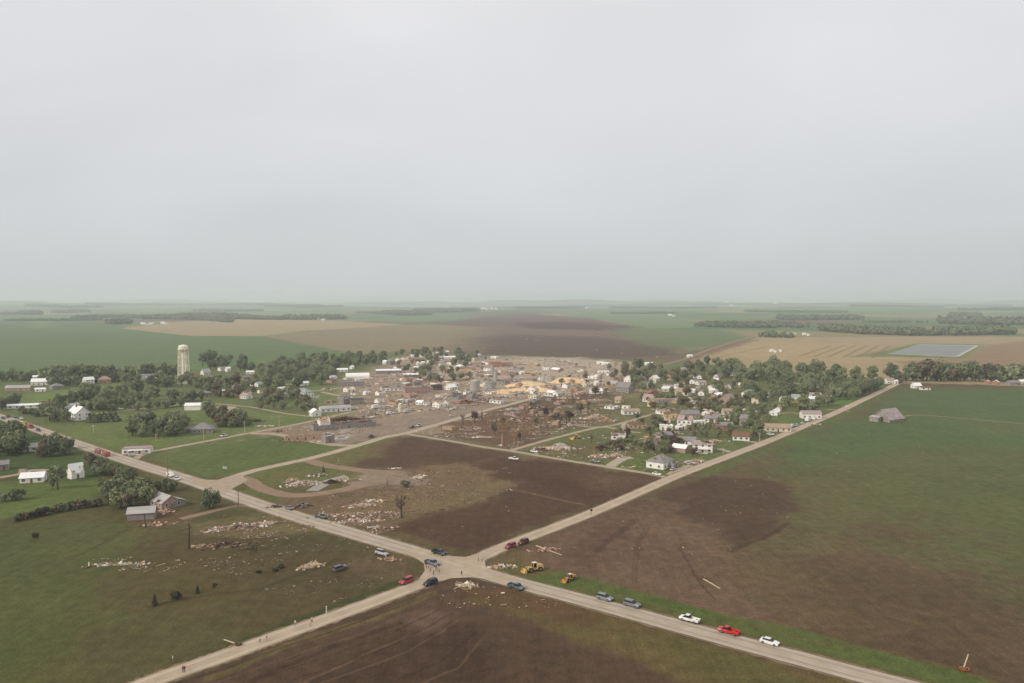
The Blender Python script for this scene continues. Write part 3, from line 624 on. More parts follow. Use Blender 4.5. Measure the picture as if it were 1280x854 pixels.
tree_group('at the near edge of the right-hand woods', [(975, 506), (1030, 498), (1062, 496), (1060, 506), (1030, 510), (985, 508)], 11, (12, 18), MIX, ['olive', 'mid', 'yellow'], 'near edge of the right-hand woods', 4)
tree_group('by the corner near the grey-green barn', [(1060, 500), (1100, 486)], 7, (12, 17), ['broad'], ['dark', 'mid'], 'trees at the street corner')
tree_group('in the brush above the pink-roofed white shed', [(964, 515), (980, 506), (1020, 508), (1018, 514)], 8, (7, 10), ['small', 'bush'], ['yellow', 'olive'], 'brush above the pink-roofed white shed', 4)
tree_group('below the bright white flat roof', [(790, 510), (800, 490), (860, 484), (872, 500), (862, 516), (812, 516)], 18, (8, 13), MIX+['torn'], ['olive', 'brown', 'mid'], 'yard trees below the white flat roof', 4)
tree_group('around the pinkish grey steep roof', [(866, 512), (874, 488), (905, 482), (940, 494), (950, 515), (920, 522), (886, 516)], 22, (9, 14), MIX+['torn'], ['olive', 'mid', 'brown'], 'yard trees around the pinkish grey roof', 4)
tree_group('between the brick house and the long tan shed', [(905, 528), (925, 514), (962, 516), (960, 534), (945, 540), (915, 532)], 15, (10, 17), MIX, ['mid', 'olive', 'mid'], 'trees before the long tan shed', 4)
tree(949, 548, 24, 'tall', 'mid', 'tall green tree standing alone before the long tan shed', None, 1.0)
tree(943, 546, 17, 'broad', 'olive', 'olive broad tree left of the tall lone tree by the tan shed', None, 1.0)
tree_group('by the flattened houses above the side street', [(748, 566), (760, 552), (786, 548), (842, 556), (838, 568), (790, 566)], 14, (7, 11), ['torn', 'small', 'bush'], ['brown', 'maroon', 'olive'], 'torn trees by the flattened houses', 4)
tree_group('behind the white corner house', [(826, 566), (846, 548), (870, 560), (868, 573), (846, 572)], 8, (9, 15), ['torn', 'broad', 'small'], ['maroon', 'brown', 'dark'], 'dark trees behind the white corner house', 4)
tree_group('between the yellow house and the loop drive', [(790, 530), (800, 520), (832, 522), (828, 534)], 6, (6, 9), ['small', 'bush'], ['brown', 'olive', 'dark'], 'shrubs near the loop drive', 4)
tree_group('in the long windbreak behind the farm lane', [(1112, 476), (1272, 477)], 26, (12, 26), B3, ['dark', 'dark', 'mid'], 'windbreak behind the farm lane', wide=1.15)
tree(1124, 479, 12, 'broad', 'brown', 'brownish tree beside the pink and white house', None)
tree_group('in the front rows of the right-hand woods', [(1000, 496), (1010, 486), (1085, 484), (1085, 490), (1050, 498)], 16, (15, 21), B3, ['dark', 'mid', 'olive'], 'front rows of the right-hand woods', 4, 1.1)
tree_group('just left of the right-hand woods', [(935, 505), (930, 488), (985, 494), (985, 505)], 14, (13, 19), B3, ['dark', 'mid', 'olive'], 'left end of the right-hand woods', 4, 1.1)
tree_group('scattered among the far right-hand houses', [(770, 486), (780, 468), (900, 474), (905, 486), (860, 486), (800, 490)], 22, (8, 13), MIX+['torn'], ['olive', 'brown', 'mid', 'dark'], 'trees scattered among the far right-hand houses', 4)
tree_group('around the orange brick ranch house', [(850, 546), (880, 530), (925, 528), (940, 544), (900, 552)], 12, (8, 13), MIX+['torn'], ['olive', 'mid', 'brown'], 'trees around the orange brick ranch house', 4)
tree_group('between the white gables and grey garage', [(855, 516), (870, 506), (905, 506), (900, 517), (875, 522)], 10, (8, 12), MIX+['torn'], ['olive', 'mid', 'brown'], 'trees above the two white gables', 4)
tree_group('in the yards left of the ranch house', [(800, 546), (820, 526), (850, 534), (850, 548), (820, 552)], 10, (7, 10), ['small', 'torn', 'bush'], ['olive', 'brown', 'maroon'], 'ragged trees left of the ranch house', 4)
# foreground left
tree_group('in the clump left of the damaged shed', [(118, 636), (122, 612), (150, 600), (180, 608), (184, 634), (160, 640), (130, 640)], 18, (17, 25), ['torn', 'broad', 'small'], ['olive', 'brown', 'dark', 'mid'], 'clump beside the damaged grey shed', 7)
tree_group('behind the damaged grey-roofed house', [(196, 612), (218, 616)], 3, (12, 16), ['small', 'broad'], ['dark'], 'trees behind the damaged grey-roofed house')
tree_group('around the torn white gable', [(104, 596), (112, 578), (140, 584), (150, 596), (120, 600)], 8, (10, 18), MIX, ['dark', 'brown', 'olive'], 'trees around the torn white gable', 5)
tree_group('in the dark mass at the left edge', [(-8, 572), (2, 545), (26, 548), (30, 566), (10, 574)], 9, (18, 26), B3, ['dark', 'mid'], 'dark trees at the left edge by the highway', 6)
tree_group('beside the highway above the white gable', [(48, 574), (62, 560), (84, 566), (80, 574)], 7, (14, 24), ['tall', 'broad'], ['dark', 'olive', 'brown'], 'trees beside the highway', 5)
tree(72, 612, 32, 'torn', 'olive', 'thin drooping tree right of the small white bungalow', None, .8)
tree(66, 611, 22, 'tall', 'olive', 'thin olive tree close behind the drooping tree by the bungalow', None, .7)
tree(262, 636, 26, 'broad', 'dark', 'round dark green tree alone beside the highway', None, 1.0)
tree_group('in the ragged hedge across the left meadow', [(18, 652), (92, 636)], 16, (6, 10), ['bush', 'small'], ['dusk', 'dark', 'brown'], 'ragged hedge across the left meadow')
tree_group('in the olive thicket at the left edge', [(-4, 628), (32, 624)], 5, (11, 16), ['small', 'torn'], ['olive', 'dark'], 'olive thicket at the left edge')
tree_group('in the short row between hedge and shed', [(94, 636), (128, 632)], 8, (7, 11), ['bush', 'small'], ['dusk', 'brown'], 'short row of shrubs')
for i, (x, y, h) in enumerate([(193.5, 757, 16), (220, 749, 14), (247, 742, 12), (268, 736, 10)]):
    tree(x, y, h*.85, ['cedar', 'small', 'cedar', 'torn'][i], 'dusk', 'dark shrub in the olive field, %s of four in a line' % ['nearest', 'second nearest', 'third nearest', 'farthest'][i], 'four shrubs across the olive field', 1.1)
for i, (x, y) in enumerate([(344, 714), (352, 710), (323, 717)]):
    tree(x, y, 4.5, 'bush', 'dusk', ['low dark shrub just left of the splintered tan boards', 'low dark shrub nearest the splintered tan boards', 'smallest low shrub in the field left of the boards'][i], 'low shrubs in the olive field', 1.5)
tree(44, 674, 7, 'bush', 'dusk', 'single low bush in the green meadow at far left', None)
tree(404, 590, 9, 'cedar', 'dark', 'small dark evergreen behind the flattened building', None)
tree(506, 609, 9, 'bush', 'brown', 'rounded brown bush in the torn ground', None, 1.1)
# bare and broken trees
BG = 'leafless storm-stripped trees'
for x, y, h, k, pl, lb in [
 (502, 648, 34, 'bare', 'dark', 'thin leafless tree alone above the highway bank'), (236, 686, 34, 'snag', 'brown', 'leaning snapped trunk in the olive field'),
 (628, 556, 36, 'bare', 'pale', 'tallest pale stripped tree at the town edge'), (643, 556, 24, 'bare', 'pale', 'pale stripped tree right of the tallest one'),
 (652, 548, 22, 'bare', 'pale', 'pale stripped tree on the muddy block'), (662, 543, 20, 'bare', 'pale', 'forked pale stripped tree near the wrecked brick house'),
 (674, 545, 18, 'snag', 'pale', 'short splintered trunk right of the forked pale tree'), (700, 536, 22, 'bare', 'dark', 'dark leafless tree above the side street bend'),
 (708, 530, 17, 'bare', 'dark', 'smaller dark leafless tree behind the side street bend'), (602, 523, 14, 'snag', 'brown', 'broken stump tree beside the main street'),
 (617, 548, 14, 'snag', 'pale', 'broken pale trunk left of the tallest stripped tree'), (690, 522, 15, 'bare', 'dark', 'leafless tree before the white house wreck'),
 (735, 512, 15, 'bare', 'dark', 'leafless tree between the two far house wrecks'), (682, 514, 14, 'snag', 'pale', 'splintered trunk by the far house wreck'),
 (810, 566, 18, 'bare', 'dark', 'leafless tree beside the orange-roofed wreck'), (846, 560, 20, 'bare', 'dark', 'leafless tree with dark limbs behind the corner house'),
 (640, 478, 11, 'bare', 'dark', 'far leafless tree left of the corn heaps'), (570, 490, 10, 'snag', 'dark', 'far broken tree before the steel bin'),
 (716, 505, 13, 'bare', 'dark', 'far leafless tree above the white rubble'), (758, 495, 12, 'bare', 'dark', 'far leafless tree near the white-roofed trailer'),
 (484, 606, 9, 'snag', 'dark', 'low broken stump near the brown bush'), (182, 659, 18, 'snag', 'dark', 'splintered tree in front of the grey shed'),
 (320, 690, 14, 'snag', 'dark', 'bent trunk in the dark brush heap')]:
    tree(x, y, h, k, pl, lb, BG, .9)
tree_group('on the muddy block below the main street', [(555, 540), (600, 522), (690, 498), (765, 492), (775, 512), (715, 530), (650, 552)], 26, (9, 18), ['bare', 'bare', 'snag', 'torn'], ['pale', 'brown', 'dark'] if False else ['brown', 'brown', 'maroon'], 'stripped trees on the muddy block', 3)
tree_group('among the rubble beyond the corn heaps', [(690, 484), (720, 462), (775, 460), (770, 484)], 14, (7, 12), ['bare', 'snag', 'torn'], ['brown', 'olive'], 'stripped trees beyond the corn heaps', 3)
tree_group('among the ruins before the brick fronts', [(500, 476), (560, 466), (600, 470), (580, 480)], 12, (7, 12), ['bare', 'torn', 'small'], ['brown', 'olive', 'mid'], 'stripped trees before the brick fronts', 3)
tree_group('near the flattened houses on the green block', [(700, 568), (760, 545), (830, 548), (820, 575), (760, 574)], 14, (8, 14), ['torn', 'bare', 'torn'], ['brown', 'olive', 'maroon'], 'stripped trees on the green block', 3)
# far-off woods: each a single mass of crowns
def wood(label, pts, hpx, depth, pal='dark', dens=1.0):
    P = [G(*p) for p in pts]; mb = MB(); rr = random.Random(len(label)+int(pts[0][0]))
    for a, b in zip(P[:-1], P[1:]):
        L = (b-a).length; n = max(3, int(L/9*dens*(1+depth/25))); d = (b-a).normalized(); nn = Vector((-d.y, d.x, 0))
        if nn.y < 0: nn = -nn
        for i in range(n):
            p = a+(b-a)*rr.random()+nn*rr.uniform(0, depth); h = hpx*p.length/FPX*rr.uniform(.6, 1.1); r_ = h*rr.uniform(.36, .55); z = Z(p.x, p.y)
            mb.tube([(p.x, p.y, z-.5), (p.x, p.y, z+h*.5)], [.4, .3], 4, 1)
            for k in range(60):
                u = Vector((rr.gauss(0, 1), rr.gauss(0, 1), rr.gauss(0, 1))).normalized()
                q = Vector((p.x, p.y, z+h*.55))+Vector((u.x*r_, u.y*r_, u.z*h*.45))*rr.uniform(.75, 1.1)
                nv = (u+Vector((rr.uniform(-.5, .5), rr.uniform(-.5, .5), .3))).normalized(); s = h*.14*rr.uniform(.6, 1.4)
                t = nv.orthogonal().normalized(); bb = nv.cross(t)
                mb.add([q+t*s, q+bb*s, q-t*s, q-bb*s], [(0, 1, 2, 3)], 0)
    o = mb.build('distant_wood', [LEAF[pal], BARK]); tag(o, label, 'wood', 'distant woods', 'stuff')
for a in [('far wood left of the farmstead on the plain', [(140, 406.5), (165, 406)], 6.5, 90), ('long far tree belt across the left plain', [(95, 399), (150, 397.5), (200, 400), (250, 401), (284, 404)], 4.5, 30),
  ('far wood rising behind the left farmstead', [(176, 400), (240, 396), (280, 400)], 5, 160), ('far wood above the tan strip', [(300, 400), (345, 400.5), (362, 400)], 5, 60),
  ('dense far wood at the centre left', [(366, 400.5), (434, 399.5)], 6, 140), ('narrow far belt at the left edge', [(-60, 393), (0, 393), (38, 394)], 3.5, 40),
  ('small far grove near the left edge', [(24, 393.5), (40, 394)], 5, 60), ('far wood on the left horizon', [(62, 391), (95, 390)], 3.5, 120), ('rounded far wood left of centre', [(470, 393), (500, 395), (512, 395)], 5, 200),
  ('thin far belt left of centre', [(445, 391), (470, 392)], 2.6, 80), ('far wood at the centre horizon', [(516, 390), (545, 392), (600, 391)], 4, 200), ('far belt right of the centre', [(640, 387.5), (690, 388), (735, 387)], 2.8, 120),
  ('dark far wood above the right stubble', [(867, 409), (900, 409.5), (968, 410.5)], 7, 120), ('small dark grove in the right stubble field', [(945, 421.5), (984, 423)], 7, 40), ('straight far wood at the right', [(980, 401), (1030, 401), (1078, 401)], 6, 120),
  ('far belt at the right behind the grove', [(955, 407), (992, 410)], 6, 60), ('long tree belt behind the lagoon', [(1018, 414), (1080, 418), (1140, 420), (1220, 419.5), (1276, 418)], 9, 70), ('upper far belt at the right edge', [(1170, 405), (1230, 407), (1300, 407), (1380, 408)], 8, 90),
  ('far grove above the right belt', [(1184, 397), (1220, 397.5)], 5, 100), ('scattered far trees at the right', [(1080, 404), (1160, 404)], 3, 40), ('faint wood on the right horizon', [(1000, 384), (1120, 383.5), (1240, 385)], 2.2, 300),
  ('faint wood on the left horizon', [(120, 385), (260, 384), (380, 385)], 2.2, 300), ('faint wood on the centre horizon', [(700, 384), (860, 383), (960, 384)], 2, 300)]:
    wood(*a)
for i, (x0, x1, y, h_) in enumerate([(-60, 60, 383, 2.4), (30, 130, 387, 2.6), (240, 330, 389, 3.0), (180, 300, 381.6, 2.2), (420, 560, 381.5, 2.2), (330, 430, 386, 2.4), (560, 680, 384.5, 2.2), (600, 760, 381.3, 1.9), (760, 900, 387.5, 2.0), (840, 980, 381.5, 2.2), (1060, 1180, 387, 2.6), (1100, 1330, 381.5, 2.4), (930, 1060, 393, 2.8), (1200, 1340, 391, 3.0), (760, 850, 394, 2.2), (0, 120, 402, 2.6)]):
    wood('thin far tree line on the plain, %s of sixteen' % (['far left', 'left', 'left, behind the tan strip', 'left horizon', 'left-centre horizon', 'left-centre', 'centre', 'centre horizon', 'right-centre', 'right-centre horizon', 'right', 'right horizon', 'above the stubble', 'right edge', 'before the right-centre plain', 'edge of the left crop'][i]), [(x0, y), ((x0+x1)/2, y+.4), (x1, y)], h_, 150, 'dark', 1.0)
# ------------------------------------------------------------------ buildings
WALLM = {'white': mat('white_siding', S(238, 233, 224), .6, .5, .18), 'cream': mat('cream_siding', S(216, 204, 180), .65, .5, .2), 'tan': mat('tan_siding', S(178, 150, 120), .7, .5, .25),
         'pink': mat('pinkish_brick', S(172, 142, 130), .85, 1.2, .25), 'brick': mat('orange_brick', S(170, 122, 98), .85, 1.2, .3), 'grey': mat('grey_block', S(146, 138, 132), .85, .7, .3),
         'yellow': mat('yellow_siding', S(206, 184, 146), .7, .6, .2), 'wood': mat('weathered_boards', S(156, 146, 138), .9, .8, .35, stretch=(1, 1, .1)), 'dark': mat('dark_wall_doorway_shade', S(86, 74, 68), .9, 1, .3)}
ROOFM = {'worn': mat('worn_barn_shingles', S(166, 152, 146), .9, .45, .45), 'grey': mat('grey_shingles', S(138, 132, 130), .85, .8, .3), 'dark': mat('dark_shingles', S(92, 84, 80), .85, .8, .3), 'brown': mat('brown_shingles', S(122, 92, 74), .85, .8, .3),
         'pink': mat('pinkish_shingles', S(166, 146, 140), .85, .8, .25), 'white': mat('white_metal_roof', S(238, 236, 232), .45, .4, .12), 'tin': mat('galvanised_tin', S(172, 168, 162), .6, .6, .25, metal=.1, stretch=(.2, 1, 1)),
         'green': mat('grey_green_roof', S(150, 160, 150), .6, .6, .2), 'orange': mat('bare_roof_deck', S(190, 148, 112), .85, .8, .3), 'tan': mat('tan_shingles', S(166, 144, 124), .85, .8, .3)}
TRIM = mat('white_trim', S(214, 208, 200), .6, 1, .1); GLASS = mat('dark_window_glass', (.03, .035, .045), .15, 1, .2, spec=.6); CONCM = mat('foundation_concrete', S(150, 142, 132), .9, 1, .2)
LUMB = mat('splintered_lumber', S(186, 158, 128), .85, 1.2, .35); DOORM = mat('door_paint', S(120, 84, 68), .6, 1, .2); BRK = mat('chimney_brick', S(132, 84, 66), .9, 2, .3)
INSUL = mat('pink_insulation', S(196, 158, 146), .9, 1, .2); RUBB = mat('grey_rubble', S(168, 156, 144), .9, .8, .35); DEBW = mat('torn_white_siding', S(220, 208, 194), .7, 1, .2)
RUST = mat('rusty_sheet', S(140, 108, 90), .8, 1, .35); TREEB = mat('splintered_branches', S(92, 70, 56), .9, 1, .35); DRKD = mat('dark_debris', S(74, 62, 56), .9, 1, .35)
SOILM = mat('trampled_debris_soil', S(118, 98, 78), .95, 1.5, .35)
DEB = [LUMB, DEBW, RUBB, INSUL, RUST, ROOFM['tin'], TREEB, DRKD, SOILM]
MESHC = {}
def house(px, py, L, W, h, ang, roof, wc, rc, label, name='house', rh=None, dmg=0, wins=3, extras='', group=None, cat=None, storeys=1, over=.4, seg=None, keep=False):
    """L along the ridge; ang = world direction of the ridge in degrees; dmg 0..1 = share of roof gone"""
    rr = random.Random(int(px*31+py*7)); p = G(px, py); p.z = Z(p.x, p.y)
    # the pixel marks the middle of the near foot of the building: push the centre back by half the depth
    a = math.radians(ang); dirv = Vector((p.x, p.y, 0)).normalized()
    ex = abs(dirv.x*math.cos(a)+dirv.y*math.sin(a))*L/2+abs(-dirv.x*math.sin(a)+dirv.y*math.cos(a))*W/2
    if seg:
        nrm = Vector((-math.sin(a), math.cos(a), 0)); p += nrm*(W/2 if nrm.y > 0 else -W/2)
    else: p += dirv*ex*.8
    t = thing(name, label, cat or name.split('_')[-1], p, a, group)
    wm, rm = WALLM[wc], ROOFM[rc]; rh = rh if rh is not None else W*.27; k = .25
    mb = MB(); mb.box((0, -W/2+k/2, h/2), (L, k, h)); mb.box((0, W/2-k/2, h/2), (L, k, h))
    for sx in (-1, 1): mb.box((sx*(L/2-k/2), 0, h/2), (k, W-2*k, h))
    if roof == 'gable' and dmg < .9:
        for sx in (-1, 1):
            x0, x1 = sorted((sx*(L/2-k), sx*L/2)); mb.prism([(-W/2, h), (W/2, h), (0, h+rh)], x0, x1, 0, 'x')
    if dmg > .4:
        for q in range(2): mb.box((rr.uniform(-.3, .3)*L, 0, h*.42), (.15, W-2*k-.02, h*.84))
    mb.build('wall', wm, t)
    fb = MB(); fb.box((0, 0, .12), (L+.12, W+.12, .24)); 
    if wins: fb.build('foundation', CONCM, t)
    # roof
    rb = MB(); rf = MB(); th = .16
    sl = math.hypot(W/2+over, rh*(1+over/(W/2))); al = math.atan2(rh, W/2)
    if roof == 'gable':
        nx, ny = max(3, int(L/2.2)), 3
        full = dmg == 0
        for s in (-1, 1):
            if full:
                rb.box((0, s*(W/2+over)/2, h+rh-(rh*(1+over/(W/2)))/2+th/2), (L+2*over, sl, th), Matrix.Rotation(-s*al, 3, 'X'))
            else:
                cxn, cyn = rr.uniform(-.5, .5), rr.uniform(0, 1)
                for i in range(nx):
                    for j in range(ny):
                        u = (i+.5)/nx-.5
                        if rr.random() < dmg*1.1 or (abs(u-cxn) < dmg*.5 and rr.random() < .8): continue
                        v = (j+.5)/ny
                        yy = s*(W/2+over)*v; zz = h+rh-rh*(1+over/(W/2))*v+th/2
                        rb.box((u*(L+2*over), yy, zz), ((L+2*over)/nx+.002, sl/ny+.002, th), Matrix.Rotation(-s*al, 3, 'X'))
            if not full and dmg < .95:
                for i in range(int(L/1.2)+1):
                    if rr.random() < dmg*.5: continue
                    x = -L/2+.3+i*(L-.6)/int(L/1.2)
                    rf.box((x, s*W/4, h+rh/2-.1), (.09, math.hypot(W/2, rh)-.1, .16), Matrix.Rotation(-s*al, 3, 'X'))
        if full: rb.box((0, 0, h+rh+th*.9), (L+2*over, .3, .1))
    elif roof == 'hip':
        o = over; r2 = max(.1, L/2-W/2)
        vs = [(-L/2-o, -W/2-o, h), (L/2+o, -W/2-o, h), (L/2+o, W/2+o, h), (-L/2-o, W/2+o, h), (-r2, 0, h+rh), (r2, 0, h+rh)]
        vs += [(x, y, h-.14) for x, y, z in vs[:4]]
        rb.add(vs, [(0, 1, 5, 4), (1, 2, 5), (2, 3, 4, 5), (3, 0, 4), (0, 6, 7, 1), (1, 7, 8, 2), (2, 8, 9, 3), (3, 9, 6, 0), (9, 8, 7, 6)])
        if dmg:
            for q in range(int(12*dmg)):
                rb.box((rr.uniform(-.4, .4)*L, rr.uniform(-.3, .3)*W, h+rh*.6), (1.6, 1.2, .1), rrot(rr), 1)
    elif roof == 'flat':
        if dmg == 0: rb.box((0, 0, h+.1), (L+.3, W+.3, .2)); rb.box((0, -W/2-.1, h+.3), (L+.3, .15, .3)); rb.box((0, W/2+.1, h+.3), (L+.3, .15, .3))
        else:
            n1, n2 = max(3, int(L/4)), max(2, int(W/4))
            for i in range(n1):
                for j in range(n2):
                    if rr.random() < dmg: continue
                    rb.box(((i+.5)/n1*L-L/2, (j+.5)/n2*W-W/2, h+.1), (L/n1, W/n2, .15))
    elif roof == 'gambrel':
        pr = [(W/2+over, h-.2), (W*.32, h+rh*.62), (0, h+rh), (-W*.32, h+rh*.62), (-W/2-over, h-.2), (-W/2-over, h-.36), (-W*.32-.1, h+rh*.6-.1), (0, h+rh-.2), (W*.32+.1, h+rh*.6-.1), (W/2+over, h-.36)]
        rb.prism(pr, -L/2-over, L/2+over, 0, 'x')
    elif roof == 'round':
        n = 10; pr = [(math.cos(math.pi*i/n)*(W/2+.1), h+math.sin(math.pi*i/n)*rh) for i in range(n+1)]
        rb.prism(pr, -L/2-.1, L/2+.1, 0, 'x')
    if rb.v:
        r_ = rb.build('roof', [rm, LUMB], t)
        if 'c' in extras:
            c = MB(); c.box((L*.12, W*.1, h+rh*1.05), (.8, .8, 1.7)); c.box((L*.12, W*.1, h+rh*1.05+.9), (1, 1, .16)); c.build('chimney', BRK, r_)
    if rf.v: rf.build('rafters', LUMB, t)
    # windows: framed, with a glass pane just proud of the frame's recess
    if wins:
        key = ('w',)
        if key not in MESHC:
            f = MB()
            for s in (-1, 1): f.box((s*.55, 0, 0), (.12, .12, 1.3)); f.box((0, 0, s*.6), (.98, .12, .1))
            f.box((0, 0, 0), (.98, .05, .06)); g = MB(); g.box((0, .02, 0), (.98, .03, 1.1))
            MESHC[key] = (f.mesh('window', TRIM), g.mesh('pane', GLASS))
            d = MB(); d.box((0, 0, 1.02), (.95, .1, 2.04)); MESHC['d'] = d.mesh('door', DOORM)
        fm, gm = MESHC[key]
        for st in range(storeys):
            z = 1.6+st*2.7
            if z+.7 > h+rh: break
            for s in (-1, 1):
                for i in range(wins):
                    if i == wins//2 and st == 0 and s == -1: continue
                    w_ = obj('window', fm, t, ((i+.5)/wins*L-L/2, s*(W/2+.06), z), 0 if s < 0 else math.pi); w_.scale = (min(1.4, L/wins/2),)*1+(1, 1)
                    obj('pane', gm, w_)
                if W > 5.5:
                    for yy in ([-W*.24, W*.24] if W > 7 else [0]):
                        w_ = obj('window', fm, t, (s*(L/2+.06), yy, z), -s*math.pi/2+math.pi if s > 0 else -math.pi/2); obj('pane', gm, w_)
        obj('door', MESHC['d'], t, ((wins//2+.5)/wins*L-L/2, -W/2-.05, .1), 0)
    if 'p' in extras:
        b = MB(); b.box((0, -W/2-1.2, .15), (L*.5, 2.3, .3)); b.box((0, -W/2-1.25, 2.5), (L*.55, 2.6, .14))
        for s in (-1, 1): b.box((s*L*.22, -W/2-2.2, 1.36), (.18, .18, 2.1))
        b.build('porch', TRIM, t)
    if 'g' in extras:    # garage door on the gable end
        b = MB(); b.box((-L/2-.04, 0, 1.15), (.08, min(4.6, W*.6), 2.3))
        b.build('garage_door', mat('garage_door_paint', S(196, 190, 184), .6, .4, .12, stretch=(1, 1, 6)), t)
    if 'o' in extras:    # dark panel on the end wall, painted shade of an open doorway
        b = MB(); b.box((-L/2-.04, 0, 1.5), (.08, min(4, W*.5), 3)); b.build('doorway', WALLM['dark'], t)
    if 'a' in extras:    # lean-to / added wing
        b = MB(); b.box((L*.1, W/2+1.5, h*.38), (L*.6, 2.9, h*.76)); b.build('wing', wm, t)
        b = MB(); b.box((L*.1, W/2+1.6, h*.84), (L*.6+.5, 3.5, .14), Matrix.Rotation(-.16, 3, 'X')); b.build('wing_roof', rm, t)
    return t
A, B_ = 52, 142     # the two directions of the town grid
